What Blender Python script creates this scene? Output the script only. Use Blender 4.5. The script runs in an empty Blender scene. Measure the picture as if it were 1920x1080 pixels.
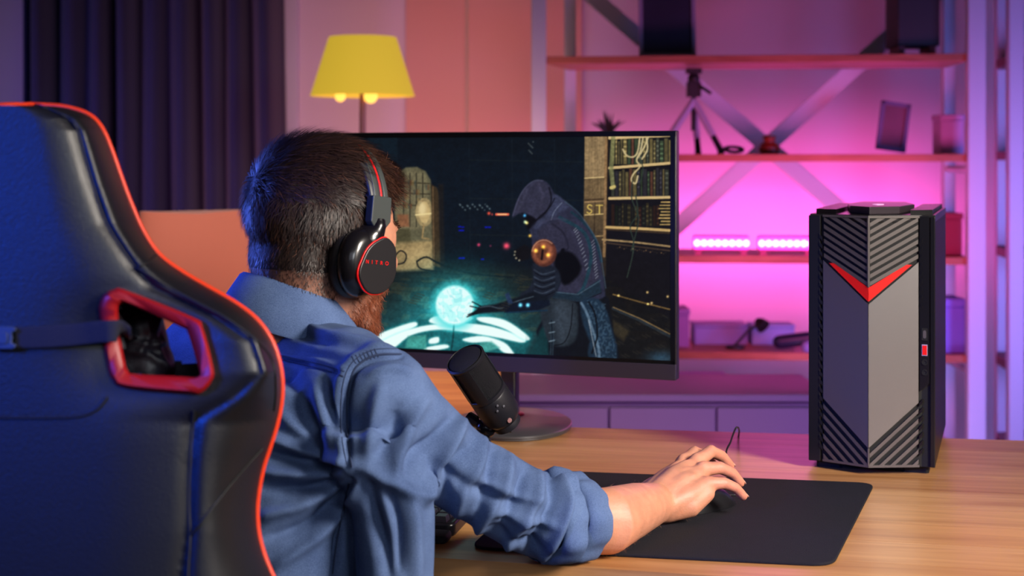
import bpy, bmesh, math, random
import numpy as np
from mathutils import Vector, Matrix, noise
random.seed(7); rng = np.random.default_rng(7)
S = bpy.context.scene; COL = S.collection
F = 2800.0; CZ = 1.23; DZ = 0.75            # focal length in pixels of a 1920 frame, eye height, desk height
def W(px, py, d):                            # a point seen at pixel (px,py) standing d metres away
    return Vector(((px-960)/F*d, d, CZ-(py-300)/F*d))
def wd(px, py):                              # the point of the desk top seen at a pixel
    return W(px, py, F*(CZ-DZ)/(py-300))
def lin(c):
    return tuple(((v/255)/12.92 if v/255 <= .04045 else ((v/255+.055)/1.055)**2.4) for v in c)

# ---------------------------------------------------------------- camera, world, lights, exposure
cam = bpy.data.cameras.new('camera'); co = bpy.data.objects.new('camera', cam); COL.objects.link(co)
co.location = (0, 0, CZ); co.rotation_euler = (math.pi/2, 0, 0)
cam.sensor_width = 36; cam.lens = 36*F/1920; cam.shift_y = -240/1920
cam.clip_start = .05; cam.dof.use_dof = True; cam.dof.focus_distance = 2.0; cam.dof.aperture_fstop = 5.2
S.camera = co
S.view_settings.view_transform = 'Standard'; S.view_settings.look = 'None'
S.view_settings.exposure = 0; S.view_settings.gamma = 1; S.view_settings.use_curve_mapping = False
w = bpy.data.worlds.new('room_ambient'); S.world = w; w.use_nodes = True
w.node_tree.nodes['Background'].inputs[0].default_value = (.40, .42, .60, 1)
w.node_tree.nodes['Background'].inputs[1].default_value = .035
def area(name, loc, target, size, power, col, size_y=None, spread=180):
    l = bpy.data.lights.new(name, 'AREA'); l.energy = power; l.color = col; l.size = size
    if size_y: l.shape = 'RECTANGLE'; l.size_y = size_y
    l.spread = math.radians(spread)
    o = bpy.data.objects.new(name, l); COL.objects.link(o); o.location = loc
    o.rotation_euler = (Vector(target)-Vector(loc)).to_track_quat('-Z', 'Y').to_euler(); return o
def spot(name, loc, target, power, col, angle, blend=1, r=.1):
    l = bpy.data.lights.new(name, 'SPOT'); l.energy = power; l.color = col; l.spot_size = math.radians(angle)
    l.spot_blend = blend; l.shadow_soft_size = r
    o = bpy.data.objects.new(name, l); COL.objects.link(o); o.location = loc
    o.rotation_euler = (Vector(target)-Vector(loc)).to_track_quat('-Z', 'Y').to_euler(); return o
area('key_softbox', (1.75, .55, 2.0), (.22, 1.85, .8), .55, 21, (1, .90, .79), .8, 76)
spot('blue_spot', (-1.5, -.1, 1.75), W(30, 640, 1.3), 300, (.008, .085, 1), 23, 1, .25)
area('blue_side_lamp', (-1.35, 2.25, 1.40), (-.3, 1.85, 1.12), .3, 1.3, (.08, .16, 1), .5, 36)
area('curtain_fill', (-2.5, 3.9, .9), (-1.5, 5.5, 1.3), .4, 1.8, (.30, .22, 1), .5, 60)  # added light with no fixture, turns the curtain bluer
area('front_fill', (.1, -.9, 1.9), (.1, 2, .9), 1.2, 1.3, (.80, .84, 1), .8, 110)
area('chair_side_fill', (1.0, -.7, 1.75), (-.35, 1.3, 1.05), .5, .9, (.9, .95, 1), .5, 50)  # added fill so the chair's side bolsters show grey
area('led_glow_right', (1.05, 5.50, .90), (1.05, 5.9, .95), 1.3, 6, (1, .10, .60), .08, 120)
area('magenta_shelf_fill', (.9, 3.9, .95), (1.0, 5.0, 1.05), .9, 4.2, (1, .12, .42), .3, 110)  # added unseen light that reddens the front edges of the shelves
area('violet_wall_lamp_low', (.6, 4.2, .30), (.5, 5.8, .5), 1.6, 3.6, (.74, .38, .92), .2, 130)
area('violet_cabinet_fill', (.75, 3.1, .35), (.7, 4.2, .5), 1.0, 1.8, (.70, .34, .95), .1, 120)  # hidden light added for the low cabinet's front, not a real strip
area('blue_post_lamp', (2.5, 3.0, .9), (1.6, 4.8, .7), .5, 9, (.24, .26, 1), .9, 90)
area('orange_wall_lamp', (-.15, 4.3, .75), (-.25, 5.7, 1.35), .5, 3.2, (1, .48, .36), .5, 90)
area('pink_wall_lamp_left', (-.9, 4.6, .8), (-.75, 5.7, 1.1), .5, 3.4, (1, .36, .62), .4)
area('magenta_desk_fill', (.75, 3.5, 1.25), (.45, 2.62, .75), .5, .4, (1, .16, .62), .3, 80)  # unseen fill tinting the back of the desk, no fixture there
area('coral_chair_fill', (-1.0, 2.7, 1.9), (-.72, 3.6, 1.0), .4, 1.3, (1, .78, .66), .4, 70)  # added unseen light to brighten the armchair's back
area('warm_table_fill', (-.5, 2.95, 1.6), (-.25, 3.1, .75), .35, 1.9, (1, .74, .52), .35, 80)  # unseen warm fill above the side table, without any fixture

# ---------------------------------------------------------------- materials
def mat(name, col, rough=.5, metal=0, bump=0, bscale=200, var=0, vscale=8, spec=.5, emit=None, es=1, sheen=0, coat=0, stretch=(1,1,1), trans=0):
    m = bpy.data.materials.new(name); m.use_nodes = True; nt = m.node_tree; b = nt.nodes['Principled BSDF']
    c = (*lin(col), 1)
    b.inputs['Base Color'].default_value = c; b.inputs['Roughness'].default_value = rough
    b.inputs['Metallic'].default_value = metal; b.inputs['Specular IOR Level'].default_value = spec
    b.inputs['Sheen Weight'].default_value = sheen; b.inputs['Coat Weight'].default_value = coat
    if trans: b.inputs['Transmission Weight'].default_value = trans
    tc = nt.nodes.new('ShaderNodeTexCoord'); mp = nt.nodes.new('ShaderNodeMapping'); mp.inputs['Scale'].default_value = stretch
    nt.links.new(tc.outputs['Object'], mp.inputs['Vector'])
    if var:
        n = nt.nodes.new('ShaderNodeTexNoise'); n.inputs['Scale'].default_value = vscale; n.inputs['Detail'].default_value = 5
        nt.links.new(mp.outputs[0], n.inputs['Vector'])
        mx = nt.nodes.new('ShaderNodeMix'); mx.data_type = 'RGBA'
        mx.inputs['A'].default_value = (*[v*(1-var) for v in c[:3]], 1); mx.inputs['B'].default_value = (*[min(1, v*(1+var)) for v in c[:3]], 1)
        nt.links.new(n.outputs['Fac'], mx.inputs['Factor']); nt.links.new(mx.outputs['Result'], b.inputs['Base Color'])
    if bump:
        n = nt.nodes.new('ShaderNodeTexNoise'); n.inputs['Scale'].default_value = bscale; n.inputs['Detail'].default_value = 3
        nt.links.new(mp.outputs[0], n.inputs['Vector'])
        bp = nt.nodes.new('ShaderNodeBump'); bp.inputs['Strength'].default_value = bump; bp.inputs['Distance'].default_value = .002
        nt.links.new(n.outputs['Fac'], bp.inputs['Height']); nt.links.new(bp.outputs[0], b.inputs['Normal'])
    if emit:
        b.inputs['Emission Color'].default_value = (*lin(emit), 1); b.inputs['Emission Strength'].default_value = es
    return m
def wood(name, c1, c2, ang=0, rough=.4, scale=1):
    m = mat(name, c1, rough); nt = m.node_tree; b = nt.nodes['Principled BSDF']
    tc = nt.nodes.new('ShaderNodeTexCoord'); mp = nt.nodes.new('ShaderNodeMapping')
    mp.inputs['Rotation'].default_value = (0, 0, ang)
    nt.links.new(tc.outputs['Object'], mp.inputs['Vector'])
    st = nt.nodes.new('ShaderNodeMapping'); st.inputs['Scale'].default_value = (1.6*scale, 26*scale, 26*scale); nt.links.new(mp.outputs[0], st.inputs['Vector'])
    n = nt.nodes.new('ShaderNodeTexNoise'); n.inputs['Scale'].default_value = 1.5; n.inputs['Detail'].default_value = 8; n.inputs['Roughness'].default_value = .62; n.inputs['Distortion'].default_value = .7
    nt.links.new(st.outputs[0], n.inputs['Vector'])
    st2 = nt.nodes.new('ShaderNodeMapping'); st2.inputs['Scale'].default_value = (.7*scale, 4.5*scale, 4.5*scale); nt.links.new(mp.outputs[0], st2.inputs['Vector'])
    n2 = nt.nodes.new('ShaderNodeTexNoise'); n2.inputs['Scale'].default_value = 1.6; n2.inputs['Detail'].default_value = 3
    nt.links.new(st2.outputs[0], n2.inputs['Vector'])
    ad = nt.nodes.new('ShaderNodeMath'); ad.operation = 'ADD'; nt.links.new(n.outputs['Fac'], ad.inputs[0]); nt.links.new(n2.outputs['Fac'], ad.inputs[1])
    r = nt.nodes.new('ShaderNodeMapRange'); r.inputs['From Min'].default_value = .78; r.inputs['From Max'].default_value = 1.22
    nt.links.new(ad.outputs[0], r.inputs['Value'])
    mx = nt.nodes.new('ShaderNodeMix'); mx.data_type = 'RGBA'; mx.inputs['A'].default_value = (*lin(c2), 1); mx.inputs['B'].default_value = (*lin(c1), 1)
    nt.links.new(r.outputs[0], mx.inputs['Factor']); nt.links.new(mx.outputs['Result'], b.inputs['Base Color'])
    bp = nt.nodes.new('ShaderNodeBump'); bp.inputs['Strength'].default_value = .12; bp.inputs['Distance'].default_value = .001
    nt.links.new(n.outputs['Fac'], bp.inputs['Height']); nt.links.new(bp.outputs[0], b.inputs['Normal'])
    return m

# ---------------------------------------------------------------- object helpers
def tag(o, label=None, cat=None, group=None, kind=None):
    if label: o['label'] = label
    if cat: o['category'] = cat
    if group: o['group'] = group
    if kind: o['kind'] = kind
    return o
ROOT = {}
def thing(name, label, cat, loc=(0, 0, 0), group=None):
    o = bpy.data.objects.new(name, None); o.empty_display_size = .05; COL.objects.link(o); o.location = loc
    return tag(o, label, cat, group)
def root_loc(o):
    while o.parent: o = o.parent
    return Vector(o.location)
def obj(name, bm, m, parent=None, smooth=30, bevel=0, label=None, cat=None, group=None, kind=None, at=None, bseg=2):
    if isinstance(bm, bmesh.types.BMesh):
        me = bpy.data.meshes.new(name); bmesh.ops.recalc_face_normals(bm, faces=bm.faces); bm.to_mesh(me); bm.free()
    else: me = bm
    off = root_loc(parent) if parent else Vector(at) if at else None
    if off is not None and off.length: me.transform(Matrix.Translation(-off))
    for x in (m if isinstance(m, (list, tuple)) else [m]): me.materials.append(x)
    if smooth: me.shade_smooth(); me.set_sharp_from_angle(angle=math.radians(smooth))
    o = bpy.data.objects.new(name, me); COL.objects.link(o)
    if parent: o.parent = parent
    elif at: o.location = at
    if bevel:
        b = o.modifiers.new('bevel', 'BEVEL'); b.width = bevel; b.segments = bseg; b.limit_method = 'ANGLE'; b.angle_limit = math.radians(40)
    return tag(o, label, cat, group, kind)
def box(bm, c, s, M=None):
    """box of size s centred on c, turned by the matrix M"""
    vs = [Vector((x*s[0]/2, y*s[1]/2, z*s[2]/2)) for x in (-1, 1) for y in (-1, 1) for z in (-1, 1)]
    vs = [bm.verts.new((M @ v if M else v)+Vector(c)) for v in vs]
    for f in ((0, 1, 3, 2), (4, 6, 7, 5), (0, 4, 5, 1), (2, 3, 7, 6), (0, 2, 6, 4), (1, 5, 7, 3)): bm.faces.new([vs[i] for i in f])
    return bm
def loft(bm, rings, closed=False, caps=True):
    R = [[bm.verts.new(p) for p in r] for r in rings]; n = len(R[0])
    k = len(R) if closed else len(R)-1
    for i in range(k):
        a, b = R[i], R[(i+1) % len(R)]
        for j in range(n): bm.faces.new((a[j], a[(j+1) % n], b[(j+1) % n], b[j]))
    if caps and not closed: bm.faces.new(R[0]); bm.faces.new(R[-1][::-1])
    return bm
def ring(c, a, b, n=20, p=1):
    out = []
    for i in range(n):
        t = 2*math.pi*i/n; ct, st = math.cos(t), math.sin(t)
        out.append(Vector(c)+Vector(a)*math.copysign(abs(ct)**p, ct)+Vector(b)*math.copysign(abs(st)**p, st))
    return out
def frames(pts, closed=False):
    out = []; n = len(pts); u = None
    for i in range(n):
        if closed: t = pts[(i+1) % n]-pts[i-1]
        else: t = pts[min(i+1, n-1)]-pts[max(i-1, 0)]
        t.normalize()
        if u is None: u = t.orthogonal().normalized()
        u = (u-t*u.dot(t)).normalized(); out.append((u, t.cross(u)))
    return out
def tube(bm, pts, r, n=8, closed=False, flat=None):
    pts = [Vector(p) for p in pts]; rs = r if isinstance(r, (list, tuple)) else [r]*len(pts)
    return loft(bm, [ring(p, u*q, v*q, n) for p, q, (u, v) in zip(pts, rs, frames(pts, closed))], closed)
def ribbon(bm, pts, hw, ht, up):
    """flat strap along pts: half width hw along the side direction, half thickness ht"""
    pts = [Vector(p) for p in pts]; n = len(pts); rg = []
    for i, p in enumerate(pts):
        t = (pts[min(i+1, n-1)]-pts[max(i-1, 0)]).normalized(); u = up[i] if isinstance(up, list) else Vector(up)
        u = (u-t*u.dot(t)).normalized(); s = t.cross(u)
        h = hw[i] if isinstance(hw, list) else hw
        rg.append(ring(p, s*h, u*ht, 16, .35))
    return loft(bm, rg)
def spline(pts, n=8, closed=False):
    P = [Vector(p) for p in pts]; m = len(P); out = []
    for i in range(m if closed else m-1):
        if closed: a, b, c, d = P[i-1], P[i], P[(i+1) % m], P[(i+2) % m]
        else: a, b, c, d = P[max(i-1, 0)], P[i], P[i+1], P[min(i+2, m-1)]
        for k in range(n):
            t = k/n; out.append(.5*((2*b)+(c-a)*t+(2*a-5*b+4*c-d)*t*t+(3*b-a-3*c+d)*t**3))
    if not closed: out.append(P[-1])
    return out
def capsule(bm, pts, rs, n=16):
    """tapered limb with round ends through the points"""
    pts = [Vector(p) for p in pts]; fr = frames(pts); rg = []
    t0 = (pts[1]-pts[0]).normalized(); t1 = (pts[-1]-pts[-2]).normalized()
    for a in (80, 60, 40, 20):
        q = math.radians(a); rg.append(ring(pts[0]-t0*rs[0]*math.sin(q), fr[0][0]*rs[0]*math.cos(q), fr[0][1]*rs[0]*math.cos(q), n))
    for p, r, (u, v) in zip(pts, rs, fr): rg.append(ring(p, u*r, v*r, n))
    for a in (20, 40, 60, 80):
        q = math.radians(a); rg.append(ring(pts[-1]+t1*rs[-1]*math.sin(q), fr[-1][0]*rs[-1]*math.cos(q), fr[-1][1]*rs[-1]*math.cos(q), n))
    return loft(bm, rg)
def ball(bm, c, r, M=None, u=24, v=16):
    r = (r, r, r) if isinstance(r, (int, float)) else r
    T = Matrix.Translation(Vector(c)) @ (M.to_4x4() if M else Matrix.Identity(4)) @ Matrix.Diagonal((*r, 1))
    bmesh.ops.create_uvsphere(bm, u_segments=u, v_segments=v, radius=1, matrix=T); return bm
def lathe(bm, prof, c, ax=Vector((0, 0, 1)), n=32):
    ax = Vector(ax).normalized(); u = ax.orthogonal().normalized(); v = ax.cross(u)
    return loft(bm, [ring(Vector(c)+ax*h, u*r, v*r, n) for r, h in prof])
def prism(bm, poly, fn, d0, d1):
    """poly in 2-D, fn(u,v,depth) -> point; a slab between depth d0 and d1"""
    a = [bm.verts.new(fn(u, v, d0)) for u, v in poly]; b = [bm.verts.new(fn(u, v, d1)) for u, v in poly]; n = len(poly)
    bm.faces.new(a[::-1]); bm.faces.new(b)
    for i in range(n): bm.faces.new((a[i], a[(i+1) % n], b[(i+1) % n], b[i]))
    return bm
def roundpoly(poly, r, n=5):
    out = []; m = len(poly)
    for i in range(m):
        p = Vector(poly[i]); a = Vector(poly[i-1])-p; b = Vector(poly[(i+1) % m])-p
        k = min(r, a.length*.45, b.length*.45); s = p+a.normalized()*k; e = p+b.normalized()*k
        for j in range(n+1):
            t = j/n; out.append(tuple(s*(1-t)**2+p*2*t*(1-t)+e*t*t))
    return out
def remesh(bm, voxel, smooth=6, fac=.5):
    me = bpy.data.meshes.new('tmp'); bmesh.ops.recalc_face_normals(bm, faces=bm.faces); bm.to_mesh(me); bm.free()
    o = bpy.data.objects.new('tmp', me); COL.objects.link(o)
    r = o.modifiers.new('r', 'REMESH'); r.mode = 'VOXEL'; r.voxel_size = voxel; r.use_smooth_shade = True
    s = o.modifiers.new('s', 'SMOOTH'); s.factor = fac; s.iterations = smooth
    dg = bpy.context.evaluated_depsgraph_get(); dg.update()
    out = bpy.data.meshes.new_from_object(o.evaluated_get(dg)); bpy.data.objects.remove(o); bpy.data.meshes.remove(me)
    return out
def getv(me):
    a = np.empty(len(me.vertices)*3, np.float32); me.vertices.foreach_get('co', a); a = a.reshape(-1, 3)
    b = np.empty(len(me.vertices)*3, np.float32); me.vertex_normals.foreach_get('vector', b); return a.astype(float), b.reshape(-1, 3).astype(float)
def setv(me, a): me.vertices.foreach_set('co', a.astype(np.float32).ravel()); me.update()
def topx(P):
    return np.stack([960+P[:, 0]/P[:, 1]*F, 300-(P[:, 2]-CZ)/P[:, 1]*F], 1)
def segdist(Q, a, b):
    a = np.array(a, float); b = np.array(b, float); ab = b-a; L = max(ab@ab, 1e-9)
    t = np.clip(((Q-a)@ab)/L, 0, 1); return np.linalg.norm(Q-a-t[:, None]*ab, axis=1), t
def polydist(Q, pts):
    D = np.full(len(Q), 1e9); T = np.zeros(len(Q)); n = len(pts)-1
    for i in range(n):
        d, t = segdist(Q, pts[i], pts[i+1]); m = d < D; D[m] = d[m]; T[m] = (i+t[m])/n
    return D, T
def inside(Q, poly):
    r = np.zeros(len(Q), bool); n = len(poly); x, y = Q[:, 0], Q[:, 1]
    for i in range(n):
        x0, y0 = poly[i]; x1, y1 = poly[(i+1) % n]
        if y0 == y1: continue
        r ^= ((y0 > y) != (y1 > y)) & (x < (x1-x0)*(y-y0)/(y1-y0)+x0)
    return r
def text_mesh(body, size, extrude, M):
    c = bpy.data.curves.new('t', 'FONT'); c.body = body; c.size = size; c.extrude = extrude; c.align_x = 'CENTER'; c.align_y = 'CENTER'
    c.space_character = 2.3
    o = bpy.data.objects.new('t', c); COL.objects.link(o); dg = bpy.context.evaluated_depsgraph_get(); dg.update()
    me = bpy.data.meshes.new_from_object(o.evaluated_get(dg)); bpy.data.objects.remove(o); me.transform(M); return me

# ================================================================ THE SETTING
m_wall = mat('painted_wall', (222, 205, 212), .8, bump=.2, bscale=60)
m_dark = mat('dark_floor', (60, 48, 48), .6, var=.2)
m_ceil = mat('ceiling_paint', (90, 88, 90), .9)
def slab(name, c, s, m): return obj(name, box(bmesh.new(), c, s), m, smooth=0, kind='structure')
slab('floor', (0, 2, -.05), (6.6, 8.2, .1), wood('floor_boards', (110, 80, 60), (70, 48, 36), 0, .5))
slab('wall_back', (0, 5.95, 1.3), (6.6, .1, 2.6), m_wall)
slab('wall_left', (-3.05, 2, 1.3), (.1, 8.0, 2.6), m_wall)
slab('wall_right', (3.05, 2, 1.3), (.1, 8.0, 2.6), m_wall)
slab('ceiling', (0, 2, 2.65), (6.6, 8.2, .1), m_ceil)
slab('baseboard_back', (0, 5.885, .06), (6.0, .03, .12), mat('white_trim', (215, 210, 215), .5))
# pale door casing beside the curtain and a tall orange panel on the wall
slab('trim_1', ((541-960)/F*5.86, 5.87, 1.3), (.075, .06, 2.6), mat('white_casing', (225, 215, 235), .5))
m_panel = mat('peach_wall_panel', (224, 168, 148), .7, var=.05, vscale=3)
for x0, x1 in ((760, 872), (878, 1000), (1024, 1092)):
    slab('trim_2', (((x0+x1)/2-960)/F*5.85, 5.885, 1.75), ((x1-x0)/F*5.85, .03, 1.5), m_panel)

# ---- curtain
cu = thing('curtain', 'dark navy floor length curtain hanging in soft folds on the left', 'curtain', (-1.45, 5.55, .02))
m_cur = mat('navy_curtain_cloth', (32, 29, 70), .85, bump=.3, bscale=300, sheen=.3)
bm = bmesh.new(); x0, x1 = (40-960)/F*5.55, (522-960)/F*5.55; n = 150; rows = []
for k in range(12):
    z = .04+k*2.42/11; r = []
    for i in range(n+1):
        u = i/n; f = .055*math.sin(u*9.3*6.283+.5*math.sin(u*17))*(1-.15*k/11)+.02*math.sin(u*37+k*.25)
        xx = x0+(x1-x0)*u+(.05*(1-k/11)*(u-.3) if u > .3 else 0)
        r.append(bm.verts.new((xx, 5.55+f, z)))
    rows.append(r)
for a, b in zip(rows, rows[1:]):
    for i in range(n): bm.faces.new((a[i], a[i+1], b[i+1], b[i]))
o = obj('cloth', bm, m_cur, cu, smooth=180); sm = o.modifiers.new('s', 'SOLIDIFY'); sm.thickness = .006
m_rod = mat('black_rod', (30, 28, 30), .4, 1)
obj('curtain_rod', tube(bmesh.new(), [(x0-.1, 5.5, 2.5), (x1+.1, 5.5, 2.5)], .012, 12), m_rod, cu)
for i in range(10):
    x = x0+(x1-x0)*(i+.5)/10
    obj('curtain_ring', tube(bmesh.new(), [(x, 5.5+.02*math.cos(a*.7854), 2.488+.02*math.sin(a*.7854)) for a in range(8)], .003, 6, True), m_rod, cu)

# ---- floor lamp with yellow shade
LD = 4.7; lx = (680-960)/F*LD
lp = thing('floor_lamp', 'floor lamp with glowing yellow tapered shade above the left of the monitor', 'lamp', (lx, LD, 0))
m_sh = mat('yellow_lampshade', (214, 178, 60), .8, emit=(232, 196, 58), es=.62)
k = LD/F
zt, zb = CZ+(300-70)*k, CZ+(300-180)*k; rt, rb = 63*k, 98*k
bm = bmesh.new(); loft(bm, [ring((lx, LD, z), (r, 0, 0), (0, r, 0), 48) for r, z in ((rb, zb), (rb-.004, zb+.01), (rt+.003, zt-.008), (rt, zt), (rt-.005, zt), (rt-.006, zt-.01), (rb-.01, zb+.01), (rb-.006, zb))], closed=True)
obj('lamp_shade', bm, m_sh, lp)
m_pole = mat('brushed_lamp_pole', (150, 100, 110), .35, .8)
obj('pole', tube(bmesh.new(), [(lx, LD, .02), (lx, LD, zt-.05)], .010, 16), m_pole, lp)
obj('base', lathe(bmesh.new(), [(.14, 0), (.14, .015), (.12, .025), (.02, .035), (.012, .06)], (lx, LD, 0), n=40), m_pole, lp)
m_bulb = mat('lit_bulb', (255, 220, 120), .3, emit=(255, 205, 90), es=1.3)
for px_, r_ in ((638, 10), (695, 13)):
    c = W(px_, 181, LD-.02)
    s = obj('lamp_socket', tube(bmesh.new(), [(lx, LD, zb+.1), (c.x, c.y, c.z+.03)], .008, 8), m_pole, lp)
    obj('bulb', ball(bmesh.new(), c, r_*k), m_bulb, s, label='glowing round bulb')
# ---- shelf rack
RD = 4.75; yaw = math.radians(-6)
m_post = mat('white_rack_metal', (205, 205, 225), .45, .1)
m_shelf = wood('reddish_shelf_wood', (196, 120, 92), (150, 82, 62), 0, .5)
rk = thing('shelf_rack', 'tall white metal rack with four wooden shelves and crossed braces behind the monitor', 'shelf', (((1010+1828)/2-960)/F*RD, RD, 0))
def R_(px, py, dd=0):                       # point on the rack's front plane (it turns slightly towards the right)
    d = RD-(px-1420)/820*.14; return W(px, py, d)+Vector((dd*.16, dd, 0))
fl, fr_ = R_(1010, 300), R_(1829, 300); DEP = .36
def post(p, wd_, parent, h=2.45, name='upright'):
    return obj(name, box(bmesh.new(), (p.x, p.y, h/2), (wd_, .035, h)), m_post, parent, smooth=0, bevel=.003)
post(fl, .048, rk); post(fr_, .056, rk)
bl = fl+Vector((.115, DEP, 0)); br = fr_+Vector((.02, DEP, 0)); post(bl, .04, rk); post(br, .04, rk)
yrow = (110, 296, 487, 668, 858)
for y in yrow:
    zz = CZ+(300-y)*4.75/F
    bm = bmesh.new(); q = [(fl.x+.02, fl.y), (fr_.x-.02, fr_.y), (br.x-.01, br.y), (bl.x, bl.y)]
    prism(bm, q, lambda u, v, d: Vector((u, v, d)), zz-.012, zz+.012); obj('shelf_board', bm, m_shelf, rk, smooth=0, bevel=.002)
for (a, b) in (((1075, -40), (1800, 580)), ((1790, -40), (1095, 580))):
    p, q = R_(*a, .37), R_(*b, .37); s = (q-p).normalized(); u = Vector((-s.z, 0, s.x))
    obj('cross_brace', ribbon(bmesh.new(), [p, q], .028, .004, Vector((0, 1, 0))), m_post, rk, smooth=0)
for y in (300, 680):
    zz = CZ+(300-y)*4.75/F
    for a, b in ((fl, bl), (fr_, br)):
        obj('side_rail', tube(bmesh.new(), [(a.x, a.y, zz-.03), (b.x, b.y, zz-.03)], .012, 8), m_post, rk)
def SZ(y): return CZ+(300-y)*4.75/F+.0125      # top of the shelf whose board is seen at row y
# second rack at the right border
rk2 = thing('shelf_rack', 'second white rack cut off by the right border, its shelf ends showing', 'shelf', ((1960-960)/F*4.9, 4.9, 0))
for px_, d_ in ((1903, 4.8), (2060, 4.8), (1880, 5.12), (2040, 5.12)): post(W(px_, 300, d_), .05, rk2)
m_sh2 = mat('dim_shelf_board', (120, 66, 84), .6, var=.15)
for y in (112, 292, 478, 690, 850):
    zz = CZ+(300-y)*4.8/F; a, b, c, d = W(1868, 0, 5.02), W(2060, 0, 4.8), W(2040, 0, 5.14), W(1870, 0, 5.14)
    prism(bm := bmesh.new(), [(a.x, a.y), (W(1893, 0, 4.8).x, 4.8), (b.x, b.y), (c.x, c.y), (d.x, d.y)], lambda u, v, d: Vector((u, v, d)), zz-.014, zz+.014)
    obj('shelf_board', bm, m_sh2, rk2, smooth=0)
# ---- LED light bars on the third shelf
m_led = mat('pink_led', (255, 220, 255), .3, emit=(255, 196, 250), es=3.2)
m_halo = mat('pink_led_lens', (255, 90, 220), .3, emit=(255, 70, 215), es=2.2)
m_housing = mat('led_housing', (190, 70, 120), .5)
for i, (xa, xb, who) in enumerate(((1299, 1405, 'left pink led light bar standing on the shelf beside the monitor'), (1421, 1527, 'right pink led light bar, its end hidden by the computer tower'))):
    a, b = R_(xa, 457, .03), R_(xb, 457, .03); zc = CZ+(300-457)*4.75/F; a.z = b.z = zc
    t = thing('light_bar', who, 'light', ((a.x+b.x)/2, a.y, SZ(487)), 'pink led bars on the rack')
    dx = (b-a).normalized(); M = dx.to_track_quat('X', 'Z').to_matrix(); L = (b-a).length
    obj('housing', box(bmesh.new(), (a+b)/2+Vector((0, .012, 0)), (L, .02, .05), M), m_housing, t, bevel=.006)
    obj('diffuser', box(bmesh.new(), (a+b)/2, (L-.004, .008, .040), M), m_halo, t, bevel=.003)
    for j in range(8):
        c = a+(b-a)*((j+.5)/8)+Vector((0, -.006, 0)); obj('led', lathe(bmesh.new(), [(.009, 0), (.0098, .002), (.004, .004)], c, (0, -1, 0), 14), m_led, t)
    for s_ in (.1, .9):
        c = a+(b-a)*s_; h = c.z-.025-SZ(487)
        obj('foot', box(bmesh.new(), (c.x, c.y+.012, SZ(487)+h/2), (.02, .05, h), M), m_housing, t)
# ---- objects on the shelves
m_blk = mat('matte_black', (22, 20, 26), .5); m_lil = mat('pale_aluminium', (200, 190, 220), .4, .3)
b = R_(1296, 296, .12); b.z = SZ(296)
tp = thing('camera_tripod', 'camera tripod with black head and pale legs standing on the second shelf', 'tripod', b)
top = R_(1298, 185, .12)
for e, px_ in (((-.11, -.06), 0), ((.085, -.05), 1), ((.03, .10), 2)):
    foot = Vector((b.x+e[0], b.y+e[1], b.z+.012)); mid = top.lerp(foot, .72)
    l = obj('leg', tube(bmesh.new(), [top, mid], [.011, .012], 10), m_lil, tp); obj('lower_leg', tube(bmesh.new(), [mid, foot, foot-Vector((0, 0, .012))], [.010, .011, .013], 10), m_blk, l)
obj('centre_column', tube(bmesh.new(), [top-Vector((0, 0, .10)), top+Vector((0, 0, .03))], .009, 12), m_blk, tp)
bm = bmesh.new(); box(bm, top+Vector((0, 0, .035)), (.045, .04, .05)); ball(bm, top+Vector((0, 0, .07)), .02); box(bm, top+Vector((0, 0, .095)), (.05, .045, .018)); tube(bm, [top+Vector((.0, 0, .06)), top+Vector((.05, -.05, .02))], .006)
obj('head', bm, m_blk, tp, bevel=.002)
# spiky plant
pb = R_(1133, 296, .14); pb.z = SZ(296)
pt = thing('potted_plant', 'small dark spiky plant peeking over the monitor top edge', 'plant', pb)
obj('pot', lathe(bmesh.new(), [(.028, 0), (.036, .06), (.038, .065), (.033, .065), (.030, .055)], pb, n=24), mat('clay_pot', (90, 55, 60), .7), pt)
m_leaf = mat('dark_green_leaf', (48, 50, 44), .6)
for i in range(26):
    a = rng.uniform(0, 6.28); e = rng.uniform(.15, 1.0); L = rng.uniform(.06, .095); s = pb+Vector((0, 0, .06))
    d = Vector((math.cos(a)*e, math.sin(a)*e, 1)).normalized()
    obj('leaf', tube(bmesh.new(), [s, s+d*L*.5, s+d*L+Vector((0, 0, -.02*e))], [.004, .004, .0006], 5), m_leaf, pt)
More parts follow.
